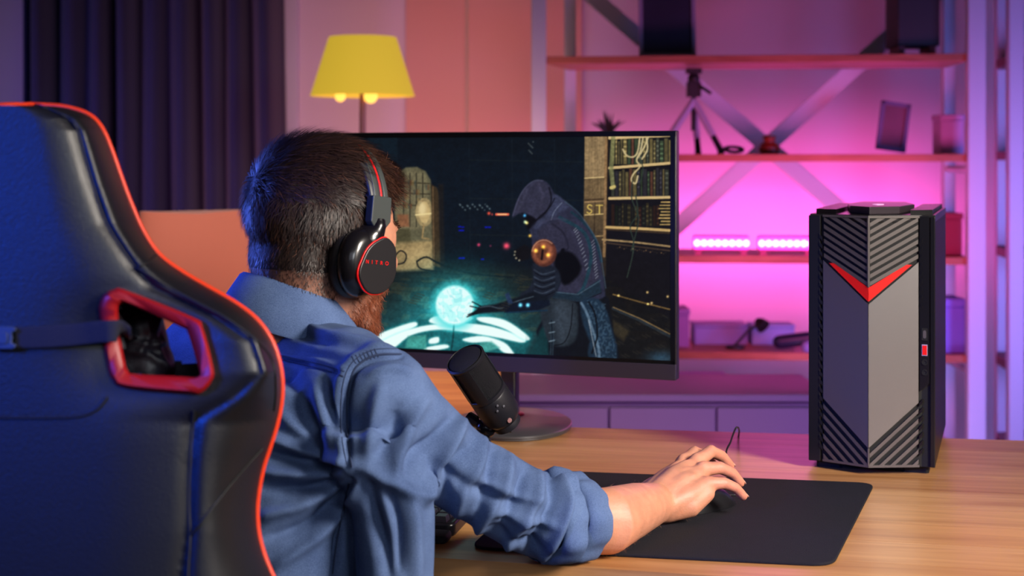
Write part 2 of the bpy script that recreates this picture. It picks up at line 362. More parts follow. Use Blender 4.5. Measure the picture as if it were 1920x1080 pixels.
# ring, small jar, leaning picture, two dark frames
c = R_(1375, 290, .08); c.z = SZ(296)+.012
obj('bangle', tube(bmesh.new(), [c+Vector((.03*math.cos(t*.3927), .03*math.sin(t*.3927), .003+.008*math.sin(t*.3927))) for t in range(16)], .006, 8, True), m_blk, at=c,
    label='small dark ring lying between the tripod and the red jar', cat='ring')
c = R_(1443, 296, .1); c.z = SZ(296)
j = thing('jar', 'small squat reddish brown jar on the second shelf', 'jar', c)
obj('jar_body', lathe(bmesh.new(), [(.026, 0), (.032, .006), (.034, .022), (.026, .034), (.018, .038), (.018, .048), (.021, .052)], c, n=24), mat('red_brown_glaze', (130, 40, 20), .4), j)
obj('lid', lathe(bmesh.new(), [(.022, .0525), (.022, .058), (.005, .062)], c, n=24), mat('jar_lid', (90, 30, 20), .4), j)
def framed(name, label, px0, px1, yt, ybase, dd, lean, col, inner, zb):
    a, b_ = R_(px0, 0, dd), R_(px1, 0, dd); wdt = (b_-a).length; cx = (a+b_)/2; h = (ybase-yt)*4.75/F
    c = Vector((cx.x, cx.y, zb)); t = thing(name, label, 'picture', c)
    M = Matrix.Rotation(math.radians(-8), 3, 'X') @ Matrix.Rotation(lean, 3, 'Y') if True else None
    up = M @ Vector((0, 0, 1)); low = abs(math.sin(lean))*wdt/2+.004
    o = c+Vector((0, 0, low))
    for (ox, oz, sx, sz) in ((0, .006, wdt, .012), (0, h-.006, wdt, .012), (-wdt/2+.006, h/2, .012, h), (wdt/2-.006, h/2, .012, h)):
        obj('frame_rail', box(bmesh.new(), o+M @ Vector((ox, 0, oz)), (sx, .018, sz), M), mat('frame_edge', col, .5), t)
    obj('print', box(bmesh.new(), o+M @ Vector((0, .002, h/2)), (wdt-.02, .008, h-.02), M), mat('picture_print', inner, .6, var=.45, vscale=9), t)
framed('picture_frame', 'narrow leaning framed picture on the second shelf above the tower', 1648, 1706, 196, 290, .14, math.radians(9), (110, 90, 130), (120, 70, 90), SZ(296))
framed('picture_frame', 'large dark framed picture on the top shelf above the tripod', 1192, 1302, -60, 103, .15, 0, (150, 140, 165), (38, 38, 58), SZ(110))
c = R_(1720, 105, .15); zb = SZ(110)
bx = thing('storage_box', 'dark storage box on the top shelf at the upper right', 'box', Vector((c.x, c.y, zb)))
m_box = mat('charcoal_box', (40, 40, 46), .6)
obj('box_body', box(bmesh.new(), (c.x, c.y, zb+.13), (.135, .16, .2), None), m_box, bx, bevel=.004)
obj('box_lid', box(bmesh.new(), (c.x, c.y, zb+.245), (.143, .168, .03)), m_box, bx, bevel=.004)
for s_ in (-1, 1): obj('box_foot', box(bmesh.new(), (c.x+s_*.05, c.y, zb+.015), (.02, .12, .03)), mat('box_foot', (150, 80, 90), .6), bx)
# desk lamp and boxes on the fourth shelf, folded cloths
z4 = SZ(668); m_pap = mat('lilac_paper_box', (140, 130, 190), .6, var=.05)
c = R_(1425, 612, .1)
dl = thing('clamp_light', 'little dark jointed lamp standing on the fourth shelf', 'lamp', Vector((c.x-.08, c.y, z4)))
obj('lamp_base', lathe(bmesh.new(), [(.03, 0), (.03, .008), (.005, .012)], (c.x-.08, c.y, z4), n=20), m_blk, dl)
obj('lamp_arm', tube(bmesh.new(), [(c.x-.08, c.y, z4+.01), (c.x-.035, c.y, z4+.06), (c.x, c.y, c.z)], .0045, 8), m_blk, dl)
obj('lamp_head', lathe(bmesh.new(), [(.010, -.015), (.02, 0), (.024, .02), (.02, .022)], c, (.5, -.6, -.5), 20), m_blk, dl)
def pbox(px0, px1, yt, yb, z, dd, label, m, dep=.12, tilt=0):
    a, b_ = R_(px0, 0, dd), R_(px1, 0, dd); h = (yb-yt)*4.75/F; cc = (a+b_)/2
    t = thing('storage_box', label, 'box', Vector((cc.x, cc.y, z)))
    M = Matrix.Rotation(tilt, 3, 'Z')
    obj('box_body', box(bmesh.new(), (cc.x, cc.y+dep/2-.02, z+h*.42), ((b_-a).length, dep, h*.84), M), m, t, bevel=.003)
    obj('box_lid', box(bmesh.new(), (cc.x, cc.y+dep/2-.02, z+h*.92), ((b_-a).length+.006, dep+.006, h*.16-.001), M), m, t, bevel=.003)
pbox(1296, 1400, 622, 662, z4, .2, 'low lilac box at the back of the fourth shelf', m_pap)
pbox(1408, 1492, 620, 660, z4, .21, 'small pale blue box on the fourth shelf behind the jointed lamp', mat('pale_blue_box', (150, 165, 225), .6), .1)
pbox(1235, 1288, 590, 664, z4, .12, 'muted purple box at the monitor side of the fourth shelf', mat('purple_box', (140, 90, 160), .6), .14)
c = R_(1492, 640, .04); c.z = z4
sb = thing('game_controller', 'dark controller with a pale grip lying on the fourth shelf beside the tower', 'controller', c)
bm = bmesh.new(); capsule(bm, [c+Vector((-.05, 0, .03)), c+Vector((.05, -.02, .045))], [.022, .022]); obj('controller_shell', bm, mat('dark_navy_plastic', (30, 28, 60), .4), sb)
bm = bmesh.new(); capsule(bm, [c+Vector((.03, -.04, .02)), c+Vector((.10, -.05, .02))], [.02, .018]); obj('grip', bm, m_pap, sb)
z5 = SZ(858)
pbox(1262, 1370, 720, 850, z5, .1, 'wide violet box on the lowest shelf right of the monitor', mat('violet_box', (160, 120, 200), .6), .2)
pbox(1380, 1520, 745, 850, z5, .14, 'pale storage box on the lowest shelf beside the tower', mat('mauve_box', (170, 130, 190), .6), .2, .03)
cb0, cb1, cy = W(940, 0, 4.15).x, W(1545, 0, 4.15).x, 4.15; czt = CZ-(738-300)/F*4.15
cab = thing('low_cabinet', 'long low mauve cabinet between the desk and the rack', 'cabinet', ((cb0+cb1)/2, cy, 0))
m_cab = mat('mauve_cabinet_paint', (150, 112, 162), .6, var=.05)
obj('cabinet_body', box(bmesh.new(), ((cb0+cb1)/2, cy+.19, czt/2-.01), (cb1-cb0, .34, czt-.04)), m_cab, cab, smooth=0)
obj('cabinet_top', box(bmesh.new(), ((cb0+cb1)/2, cy+.18, czt-.01), (cb1-cb0+.02, .40, .02)), m_cab, cab, smooth=0, bevel=.003)
for i in range(3):
    a_ = cb0+(cb1-cb0)*(i+.5)/3; d_ = obj('door', box(bmesh.new(), (a_, cy+.01, czt/2-.01), ((cb1-cb0)/3-.006, .016, czt-.06)), m_cab, cab, smooth=0, bevel=.002)
    obj('handle', box(bmesh.new(), (a_+.08, cy-.006, czt*.45), (.012, .014, .10)), m_cab, d_, smooth=0, bevel=.002)
pbox(1762, 1812, 560, 662, z4, .06, 'violet box on the fourth shelf right of the tower', mat('blue_violet_box', (120, 110, 215), .6), .14)
pbox(1755, 1810, 400, 480, SZ(487), .1, 'rosy box on the third shelf right of the tower', mat('rosy_box', (150, 60, 90), .6), .14)
pbox(1770, 1815, 215, 290, SZ(296), .12, 'pale mauve box at the right end of the second shelf', mat('pale_mauve_box', (190, 150, 200), .6), .1)

# ---- coral armchair and orange sideboard behind the man
AD = 3.62
ac = thing('armchair', 'padded coral armchair back rising behind the gaming chair', 'armchair', (W(390, 0, AD).x, AD, 0))
m_cor = mat('coral_upholstery', (206, 116, 96), .75, bump=.1, bscale=400, sheen=.2)
bm = bmesh.new(); zt = CZ-(400-300)/F*AD; rg = []
xl, xr = W(262, 0, AD).x, W(492, 0, AD).x
for i in range(15):
    t = i/14; z = .30+(zt-.30)*t; sc = 1 if t < .8 else math.sqrt(max(.02, 1-((t-.8)/.2)**2*.35))
    wdt = (xr-xl)/2*(1+.02*math.sin(t*3))*(1 if t < .9 else .985); dp = .075*(1-.55*max(0, (t-.75)/.25)**2)
    tilt = .012*(1-t)
    rg.append([p+Vector((0, 0, (.012 if p.x > (xl+xr)/2 else -.005)*t*((p.x-(xl+xr)/2)/((xr-xl)/2)))) for p in ring(((xl+xr)/2, AD+tilt, z), (wdt, 0, 0), (0, dp, 0), 40, .55)])
loft(bm, rg); obj('backrest', bm, m_cor, ac, smooth=60)
obj('cushion', loft(bmesh.new(), [ring(((xl+xr)/2, AD+.30, z), (q, 0, 0), (0, q*1.0, 0), 36, .45) for z, q in ((.28, .13), (.30, .17), (.38, .18), (.42, .17), (.435, .12))]), m_cor, ac, smooth=60)
for s_ in (-1, 1):
    obj('armrest', loft(bmesh.new(), [ring(((xl+xr)/2+s_*.17, AD+.25, z), (.03, 0, 0), (0, .19, 0), 24, .5) for z in (.2, .22, .58, .60)]), m_cor, ac, smooth=60)
    for e in (-.02, .42): obj('leg', tube(bmesh.new(), [((xl+xr)/2+s_*.13, AD+e, 0), ((xl+xr)/2+s_*.12, AD+e, .3)], [.012, .02], 12), m_shelf, ac)

# ================================================================ DESK AND WHAT STANDS ON IT
m_oak = wood('light_oak', (232, 180, 122), (188, 130, 76), math.radians(12), .38, 1.0)
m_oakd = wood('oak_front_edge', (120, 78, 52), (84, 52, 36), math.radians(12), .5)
m_leg = mat('black_desk_steel', (24, 23, 26), .4, .6)
A, B, Cb, Db = wd(805, 1045), wd(1340, 1080), wd(1068, 801), wd(1920, 826)
fd = (B-A); bd = (Db-Cb)
def online(P, d, x): return Vector((x, P.y+d.y/d.x*(x-P.x), 0))
dl_, dr_ = -.95, 1.15
q = [online(A, fd, dl_), online(A, fd, dr_), online(Cb, bd, dr_), online(Cb, bd, dl_)]
dk = thing('desk', 'light oak desk across the foreground carrying the monitor and tower', 'desk', (.1, 2.2, 0))
flat = lambda z0: (lambda u, v, d: Vector((u, v, d)))
# the top is made of glued staves running along it
ns = 9
m_stave = [wood('oak_stave', c1, c2, math.radians(11), .36) for c1, c2 in (((212, 158, 102), (168, 114, 66)), ((204, 148, 92), (158, 104, 58)), ((218, 166, 110), (178, 124, 74)))]
for i in range(ns):
    a0, a1 = i/ns, (i+1)/ns; g = .0003/.9
    L0, L1 = q[0].lerp(q[3], a0+g), q[0].lerp(q[3], a1-g); R0, R1 = q[1].lerp(q[2], a0+g), q[1].lerp(q[2], a1-g)
    bm = prism(bmesh.new(), [(L0.x, L0.y), (R0.x, R0.y), (R1.x, R1.y), (L1.x, L1.y)], flat(0), DZ-.022, DZ)
    obj('stave', bm, m_stave[(i*2) % 3], dk, smooth=0)
s = .004
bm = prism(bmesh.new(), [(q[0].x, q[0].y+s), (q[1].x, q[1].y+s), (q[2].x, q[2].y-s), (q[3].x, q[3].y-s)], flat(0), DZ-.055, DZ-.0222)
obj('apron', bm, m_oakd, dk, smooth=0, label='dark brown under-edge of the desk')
for u, v in ((.06, .12), (.94, .12), (.06, .88), (.94, .88)):
    p = q[0].lerp(q[1], u).lerp(q[3].lerp(q[2], u), v)
    obj('leg', box(bmesh.new(), (p.x, p.y, (DZ-.055)/2), (.05, .05, DZ-.055)), m_leg, dk, bevel=.003)
# side table
st = thing('side_table', 'orange wooden side table top seen between the monitor and the shoulder', 'table', (-.3, 3.1, 0))
m_or = wood('orange_table_wood', (222, 150, 92), (186, 112, 66), 0, .45)
xe = wd(972, 770).x
yb0 = online(Cb, bd, dl_+.2).y+.012; yb1 = online(Cb, bd, xe).y+.012
for i in range(4):
    f0, f1 = i/4, (i+1)/4-.0015; pr = lambda x, y0, f: (x, y0+(3.40-y0)*f)
    prism(bm := bmesh.new(), [pr(dl_+.2, yb0, f0), pr(xe, yb1, f0), pr(xe, yb1, f1), pr(dl_+.2, yb0, f1)], flat(0), DZ-.03, DZ)
    obj('plank', bm, m_or, st, smooth=0)
for x, y in ((dl_+.25, 3.36), (xe-.04, 3.36), (dl_+.25, yb0+.05), (xe-.04, yb1+.05)):
    obj('leg', box(bmesh.new(), (x, y, (DZ-.03)/2), (.04, .04, DZ-.03)), m_or, st, bevel=.003)

# ---- desk mat
pm = [wd(1040, 887), wd(1640, 910), wd(1562, 1064), wd(880, 1031)]
pp = roundpoly([(p.x, p.y) for p in pm], .03, 8)
mt = obj('desk_mat', prism(bmesh.new(), pp, flat(0), DZ+.0003, DZ+.004), mat('black_cloth_mat', (27, 26, 34), .9, bump=.5, bscale=900, var=.2, vscale=30, spec=.25), smooth=30, bevel=.001, at=(.25, 2.0, DZ),
         label='large black cloth desk mat with rounded corners under the right hand', cat='desk mat')

# ---- monitor
PR_T, PR_B, PL_T, PL_B = W(1268, 244, 2.45), W(1265, 712, 2.45), W(572, 250, 2.68), W(572, 679, 2.68)
zt, zb = (PR_T.z+PL_T.z)/2, (PR_B.z+PL_B.z)/2
o0 = Vector((PL_T.x, PL_T.y, zb)); ex = Vector((PR_T.x-PL_T.x, PR_T.y-PL_T.y, 0)); MW = ex.length; ex.normalize(); ez = Vector((0, 0, 1)); en = ex.cross(ez)*1  # en: towards the viewer
if en.y > 0: en = -en
MH = zt-zb
def MP(u, v, d=0): return o0+ex*u+ez*v+en*d
mo = thing('monitor', 'wide flat computer monitor showing a dark library scene on a round foot', 'monitor', (.0, 2.7, DZ))
m_bez = mat('black_bezel', (10, 10, 14), .35); m_chin = mat('dark_violet_grey_chin', (58, 50, 68), .4, .2); m_back = mat('monitor_back', (30, 28, 34), .5)
m_edge = mat('monitor_rim_plastic', (34, 30, 40), .4, 0)
bm = bmesh.new(); box(bm, MP(MW/2, MH/2, -.012), (MW, .02, MH), Matrix((ex, -en, ez)).transposed()); obj('housing', bm, m_edge, mo, bevel=.002)
bm = bmesh.new(); box(bm, MP(MW/2, MH/2+.03, -.035), (MW*.6, .03, MH*.55), Matrix((ex, -en, ez)).transposed()); obj('rear_shell', bm, m_back, mo, bevel=.01)
T_, Bz, CH = .0095, .0115, .026
sx0, sx1, sz0, sz1 = Bz, MW-.0095, CH+.006, MH-T_
for (a, b, c, d) in ((0.001, MW-.001, sz1, MH-.001), (.001, sx0, CH, sz1), (sx1, MW-.002, CH, sz1), (.001, MW-.002, CH, sz0)):
    obj('bezel', prism(bmesh.new(), [(a, c), (b, c), (b, d), (a, d)], lambda u, v, t: MP(u, v, t), -.004, .0015), m_bez, mo, smooth=0)
obj('chin', prism(bmesh.new(), [(.0, 0), (MW, 0), (MW, CH), (0, CH)], lambda u, v, t: MP(u, v, t), -.004, .004), m_chin, mo, smooth=0, bevel=.0012)
# ---- the picture on the screen: one colour per vertex of a fine grid, given off as light
nx, nz = 640, 364
U, V = np.meshgrid(np.linspace(sx0, sx1, nx), np.linspace(sz0, sz1, nz)); U = U.ravel(); V = V.ravel()
PW = np.array(o0)[None]+U[:, None]*np.array(ex)+V[:, None]*np.array(ez)
Q = topx(PW); X, Y = Q[:, 0], Q[:, 1]
img = np.zeros((len(X), 3)); 
def sm(x, a, b): t = np.clip((x-a)/(b-a), 0, 1); return t*t*(3-2*t)
def blend(a, c): img[:] = img*(1-a[:, None])+np.array(c, float)[None]*a[:, None]
def addc(a, c): img[:] = img+np.array(c, float)[None]*a[:, None]
def npoly(pts, c, soft=1.2, alpha=1, sp=0):
    if sp: pts = [tuple(p)[:2] for p in spline([(x, y, 0) for x, y in pts], sp, True)]
    P = np.array(pts, float); lo = P.min(0)-4*soft; hi = P.max(0)+4*soft
    idx = np.where((X > lo[0]) & (X < hi[0]) & (Y > lo[1]) & (Y < hi[1]))[0]
    if not len(idx): return
    q_ = Q[idx]; ins = inside(q_, pts); D, _ = polydist(q_, list(pts)+[pts[0]])
    a = np.clip(.5+np.where(ins, D, -D)/(2*soft), 0, 1)*alpha
    img[idx] = img[idx]*(1-a[:, None])+np.array(c, float)*a[:, None]
def nline(pts, wd_, c, soft=1, alpha=1, add=False, sp=0):
    if sp: pts = [tuple(p)[:2] for p in spline([(x, y, 0) for x, y in pts], sp)]
    P = np.array(pts, float); k_ = wd_+4*soft; lo = P.min(0)-k_; hi = P.max(0)+k_
    idx = np.where((X > lo[0]) & (X < hi[0]) & (Y > lo[1]) & (Y < hi[1]))[0]
    if not len(idx): return
    D, _ = polydist(Q[idx], pts); a = np.clip((wd_/2+soft/2-D)/soft, 0, 1)*alpha
    if add: img[idx] += np.array(c, float)*a[:, None]
    else: img[idx] = img[idx]*(1-a[:, None])+np.array(c, float)*a[:, None]
def glow(x, y, r, c, alpha=1, ry=None): addc(alpha*np.exp(-(((X-x)/r)**2+((Y-y)/(ry or r))**2)), c)
def fnoise(fx, fy, seed):
    r_ = np.random.default_rng(seed); g = r_.random((64, 64)); x_ = (X*fx) % 63; y_ = (Y*fy) % 63
    i, j_ = x_.astype(int), y_.astype(int); fx_, fy_ = x_-i, y_-j_; fx_ = fx_*fx_*(3-2*fx_); fy_ = fy_*fy_*(3-2*fy_)
    return (g[i, j_]*(1-fx_)+g[i+1, j_]*fx_)*(1-fy_)+(g[i, j_+1]*(1-fx_)+g[i+1, j_+1]*fx_)*fy_
img[:] = (9, 16, 24)
addc(sm(Y, 240, 330)*(1-sm(Y, 400, 520))*.6, (2, 6, 10))
# dim wall panelling
for yy in (300, 372, 440): nline([(880, yy), (1095, yy+4)], 2, (18, 26, 32), 1.5)
for xx in (690, 745, 880, 960, 1040): nline([(xx, 262), (xx+2, 470)], 2, (15, 24, 33), 2)
npoly([(690, 256), (745, 256), (745, 300), (690, 300)], (13, 25, 35), 2)
# floor
npoly([(560, 480), (980, 505), (1262, 600), (1262, 690), (560, 680)], (22, 27, 28), 14)
fl_ = (fnoise(.05, .12, 3) > .62)*sm(Y, 500, 530)*.35; blend(fl_*(X > 700), (62, 52, 34))
for a in range(7): nline([(640, 505+a*16), (1000, 520+a*22)], 1.5, (12, 16, 20), 1, .6)
# bright archway with shelves and a globe
npoly([(740, 480), (740, 340), (748, 322), (762, 314), (782, 313), (798, 321), (808, 338), (812, 400), (814, 500), (735, 505)], (92, 88, 66), 1.5)
npoly([(745, 430), (745, 345), (755, 325), (775, 317), (795, 325), (803, 345), (804, 430)], (112, 104, 78), 3, .8)
for xx in (757, 769, 781, 793): nline([(xx, 325), (xx, 425)], 2.4, (48, 46, 36), 1)
for yy in (342, 362, 384): nline([(744, yy), (806, yy+2)], 2.4, (58, 52, 38), 1)
for i in range(26):
    xx, yy = 747+(i*7.3) % 55, 330+(i*17.1) % 60; npoly([(xx, yy), (xx+4, yy), (xx+4, yy+10), (xx, yy+10)], [(96, 62, 40), (60, 66, 60), (120, 96, 58)][i % 3], .8, .6)
npoly([(745, 402), (766, 402), (768, 425), (746, 426)], (126, 84, 58), 2); npoly([(744, 430), (768, 428), (772, 456), (744, 456)], (70, 66, 46), 2)
npoly([(740, 456), (814, 450), (812, 505), (735, 508)], (146, 124, 84), 4)
npoly([(744, 470), (800, 458), (806, 474), (770, 486)], (180, 152, 104), 4, .7)
t_ = np.linspace(0, 6.283, 24)
nline([(796+15*math.cos(a), 398+25*math.sin(a)) for a in t_], 4, (150, 132, 92), 1); npoly([(796+13*math.cos(a), 398+22*math.sin(a)) for a in t_[:-1]], (190, 164, 112), 3)
npoly([(792+7*math.cos(a), 392+12*math.sin(a)) for a in t_[:-1]], (228, 208, 156), 4, .8); nline([(780, 403), (812, 400)], 2.5, (232, 210, 150), 1); nline([(795, 422), (792, 446), (804, 448)], 3, (150, 126, 84), 1)
npoly([(808, 345), (820, 352), (828, 380), (828, 502), (812, 498)], (58, 46, 32), 1.5); nline([(812, 350), (814, 495)], 2, (104, 82, 56), 1)
npoly([(822, 345), (832, 345), (834, 505), (826, 505)], (24, 24, 26), 2)
nline([(742, 478), (752, 470), (762, 478), (758, 492), (742, 496)], 3, (18, 20, 24), 1, sp=4); nline([(782, 490), (800, 482), (824, 494), (880, 512), (960, 520)], 3.5, (14, 18, 22), 1, sp=4); nline([(782, 492), (790, 504), (830, 510)], 3, (14, 18, 22), 1, sp=4)
# coloured machine lights
for x_, y_, w_, c_ in ((917, 400, 3, (220, 60, 30)), (923, 402, 2, (150, 40, 30)), (898, 459, 3, (190, 40, 70)), (920, 461, 2, (90, 20, 40)), (950, 461, 6, (235, 60, 80))):
    glow(x_, y_, w_*.9, c_, 1.1)
nline([(931, 402), (953, 402)], 4, (255, 110, 80), 2); nline([(934, 402), (950, 402)], 1.6, (255, 220, 150), 1)
for x_, y_ in ((862, 425), (868, 426), (863, 432), (868, 432), (912, 426), (918, 426), (863, 484), (869, 484), (905, 486)): npoly([(x_-2.5, y_-1), (x_+2.5, y_-1), (x_+2.5, y_+1), (x_-2.5, y_+1)], (10, 20, 190), 1)
for i in range(30): glow(862+(i*37) % 60, 383+(i*13) % 12, 1.4, (60, 64, 62), .8)
for i in range(10): glow(1000-(i*31) % 30, 266+(i*11) % 24, 1.2, (90, 90, 80), .7)
# bookcase
npoly([(1097, 250), (1142, 250), (1140, 520), (1093, 505)], (96, 78, 54), 1.2)
blend(((X > 1097) & (X < 1136) & (Y < 332) & (Y > 250))*.75, (158, 132, 94)); blend(((X > 1097) & (X < 1136) & (Y > 332) & (Y < 372))*.5, (130, 106, 74))
blend((X > 1097)*(X < 1140)*(fnoise(.45, .02, 9)-.3)*.35, (70, 54, 36))
blend(((X > 1097)*sm(Y, 375, 520)*.75), (16, 14, 16))
for yy, c_ in ((333, (206, 178, 124)), (402, (198, 168, 110)), (443, (150, 124, 84)), (374, (60, 44, 30)), (378, (150, 120, 84))): nline([(1097, yy+1), (1134, yy-1)], 2.2, c_, 1)
nline([(1137, 256), (1133, 480)], 5, (134, 104, 70), 1.5); nline([(1140.5, 256), (1137, 480)], 2, (40, 28, 22), 1)
for g_, x_ in (('S', 1105), ('T', 1124)):
    if g_ == 'S': nline([(x_+5, 386), (x_, 384), (x_-3, 388), (x_, 392), (x_+4, 394), (x_+4, 398), (x_, 400), (x_-4, 398)], 2, (206, 176, 90), .8, sp=3)
    else: nline([(x_-6, 385), (x_+6, 385)], 2, (206, 176, 90), .8); nline([(x_, 385), (x_, 400)], 2.4, (206, 176, 90), .8)
nline([(1116, 380), (1114, 440)], 1.2, (40, 28, 20), .8)
npoly([(1142, 252), (1262, 252), (1262, 600), (1136, 520)], (16, 15, 20), 1.2)
r2 = np.random.default_rng(5)
for row, (yt_, yb_, br_) in enumerate(((256, 308, 1.0), (314, 368, .85), (380, 424, .42))):
    x_ = 1146
    while x_ < 1254:
        w_ = r2.uniform(4.5, 8.5); c_ = np.array([(84, 76, 50), (58, 60, 50), (92, 58, 44), (48, 46, 52), (104, 92, 58), (52, 64, 46)][r2.integers(6)])*br_
        yo = r2.uniform(0, 9); npoly([(x_+.5, yt_+yo), (x_+w_-1, yt_+yo), (x_+w_-1, yb_), (x_+.5, yb_)], c_, .9)
        if r2.random() < .55:
            for k_ in range(4): npoly([(x_+1, yt_+yo+5+k_*9), (x_+w_-2, yt_+yo+5+k_*9), (x_+w_-2, yt_+yo+8+k_*9), (x_+1, yt_+yo+8+k_*9)], c_*1.9, .8, .8)
        x_ += w_
for (y0_, y1_, w_) in ((259, 254, 5), (315, 306, 5), (372, 370, 5)): nline([(1143, y0_), (1255, y1_)], w_, (206, 176, 122), 1.2)
nline([(1143, 256), (1200, 254)], 4, (222, 194, 140), 1.2)
nline([(1137, 426), (1190, 428), (1255, 432)], 5, (196, 162, 104), 1.2); nline([(1137, 430), (1255, 437)], 3, (60, 46, 32), 1)
nline([(1130, 449), (1190, 454), (1256, 462)], 3.2, (150, 124, 86), 1.2); nline([(1135, 455), (1256, 470)], 3, (56, 44, 36), 1)
for k_ in range(8): nline([(1240-k_ % 3*2, 379+k_*6), (1256, 379+k_*6)], 2, (186, 154, 96), .8)
nline([(1150, 256), (1146, 320), (1150, 352)], 8, (120, 120, 78), 2, .8); nline([(1146, 352), (1152, 350)], 6, (200, 180, 110), 1.5)
for pts in ([(1168, 280), (1176, 292), (1188, 294), (1196, 284), (1200, 256)], [(1206, 256), (1202, 280), (1194, 300), (1200, 312), (1188, 326), (1184, 338), (1192, 344), (1196, 330)], [(1216, 256), (1208, 276), (1196, 296)], [(1212, 258), (1214, 280), (1204, 298)]):
    nline(pts, 3, (204, 184, 136), 1, .9, sp=5)
for pts in ([(1186, 340), (1184, 368), (1192, 392), (1198, 410), (1192, 440), (1184, 470)], [(1192, 366), (1196, 400), (1182, 424), (1188, 452), (1186, 480), (1176, 520)], [(1202, 300), (1206, 320), (1200, 345)]): nline(pts, 2.2, (44, 56, 48), 1, .9, sp=5)
for k_ in range(26): glow(1150+k_*4.1, 462+k_*.5+(k_ % 3), 1.3, (150, 110, 60), r2.random()*.8)
nline([(1150, 552), (1200, 566), (1256, 580)], 2.2, (110, 86, 50), 1); nline([(1150, 578), (1200, 600), (1256, 630)], 6, (34, 40, 46), 1.5); nline([(1150, 576), (1200, 597), (1256, 626)], 1.6, (130, 104, 66), 1)
for x_, y_ in ((1214, 548), (1252, 556), (1222, 568), (1160, 554), (1215, 570)): glow(x_, y_, 2, (230, 190, 110))
npoly([(1150, 600), (1180, 620), (1170, 640), (1150, 625)], (60, 50, 34), 3, .7); glow(1240, 672, 26, (30, 60, 80), .8, 14)
# glowing table and orb
glow(850, 620, 170, (10, 80, 88), .75, 48); glow(853, 573, 78, (20, 150, 156), .75, 62)
npoly([(690, 676), (700, 625), (760, 602), (850, 592), (930, 598), (1000, 625), (985, 676)], (20, 98, 104), 6, .85)
for pts in ([(690, 652), (706, 630), (740, 615), (776, 604), (782, 610), (764, 620), (735, 632), (716, 648), (708, 662), (695, 668)],
            [(706, 648), (740, 628), (790, 612), (850, 606), (910, 610), (960, 624), (986, 636), (978, 642), (940, 634), (905, 628), (870, 622), (820, 618), (772, 628), (742, 650), (722, 662), (712, 660)],
            [(896, 595), (930, 596), (958, 606), (992, 632), (984, 637), (950, 618), (925, 609), (900, 602)],
            [(868, 636), (905, 630), (945, 642), (962, 660), (962, 664), (944, 660), (920, 642), (885, 642)],
            [(806, 636), (822, 632), (822, 642), (806, 644)], [(798, 652), (834, 646), (840, 652), (802, 658)], [(806, 604), (822, 592), (884, 594), (872, 606), (850, 612)]):
    npoly(pts, (90, 240, 240), 4, .7, sp=4); npoly(pts, (236, 255, 252), 1.3, 1, sp=4)
npoly([(765, 630), (800, 628), (800, 655), (760, 652)], (70, 160, 148), 2, .8); npoly([(902, 642), (922, 640), (938, 652), (912, 660), (898, 654)], (80, 170, 160), 2, .8)
nline([(852, 600), (850, 632), (846, 660)], 3, (14, 60, 66), 1.5)
c_ = [(853+36*math.cos(a), 572+37*math.sin(a)) for a in t_[:-1]]
npoly([(853+44*math.cos(a), 574+46*math.sin(a)) for a in t_[:-1]], (70, 220, 222), 8, .75); npoly(c_, (190, 252, 250), 2.2)
blend(((X-853)**2+(Y-572)**2 < 34**2)*(fnoise(.16, .16, 21) > .5)*.55, (255, 255, 255)); blend(((X-853)**2+(Y-572)**2 < 32**2)*(np.abs(fnoise(.11, .11, 22)-.5) < .05)*.55, (140, 228, 232))
# hooded scholar bending over the orb: a plain robe, seen from the side
npoly([(1012, 676), (1006, 620), (1022, 590), (1040, 560), (1128, 545), (1142, 560), (1150, 620), (1164, 678)], (12, 16, 24), 1.5)
npoly([(988, 676), (1012, 620), (1026, 600), (1030, 676)], (14, 52, 56), 3, .9)
npoly([(985, 352), (1000, 340), (1016, 337), (1030, 346), (1042, 366), (1058, 376), (1080, 396), (1104, 428), (1122, 460), (1128, 500), (1134, 540), (1128, 560), (1060, 566), (1038, 556), (1030, 520), (1016, 490), (1000, 470), (996, 440), (985, 415), (975, 400), (962, 408), (962, 398), (972, 372)], (40, 42, 62), 1.5, sp=3)
npoly([(964, 402), (972, 374), (985, 352), (1002, 340), (1018, 340), (1030, 352), (1034, 376), (1024, 398), (1006, 410), (990, 402), (976, 398)], (47, 47, 66), 2, sp=3)
npoly([(978, 400), (990, 402), (1006, 412), (998, 424), (990, 430), (984, 414)], (8, 8, 14), 2, sp=3)
nline([(1010, 344), (1018, 366), (1012, 392)], 4, (62, 60, 82), 4, .7, sp=4); nline([(988, 356), (980, 376), (974, 392)], 4, (60, 60, 80), 4, .6, sp=4)
npoly([(1036, 366), (1052, 370), (1066, 388), (1052, 396), (1040, 408), (1022, 412), (1014, 424), (1002, 430), (1008, 416), (1026, 402)], (52, 56, 80), 2, sp=3); nline([(1040, 372), (1030, 390), (1010, 408), (996, 424)], 2, (14, 16, 26), 1.2, sp=4); nline([(1054, 380), (1040, 396), (1034, 412)], 1.6, (108, 116, 140), 1, .8, sp=4)
npoly([(1040, 416), (1062, 410), (1096, 424), (1112, 450), (1122, 500), (1120, 540), (1060, 548), (1044, 520), (1030, 500), (1010, 460), (1012, 430)], (46, 45, 64), 3, .9, sp=3)
npoly([(1042, 478), (1060, 470), (1078, 478), (1090, 500), (1082, 520), (1060, 535), (1048, 520), (1040, 500)], (4, 5, 9), 3, sp=3); nline([(1056, 470), (1050, 520), (1040, 545)], 9, (5, 6, 10), 3)
nline([(1050, 408), (1080, 424), (1098, 440), (1108, 470), (1106, 500), (1094, 540), (1084, 552)], 6.5, (28, 54, 68), 1.2, sp=5); nline([(1072, 398), (1094, 416), (1116, 448), (1128, 490)], 5, (24, 46, 60), 1.2, sp=5)
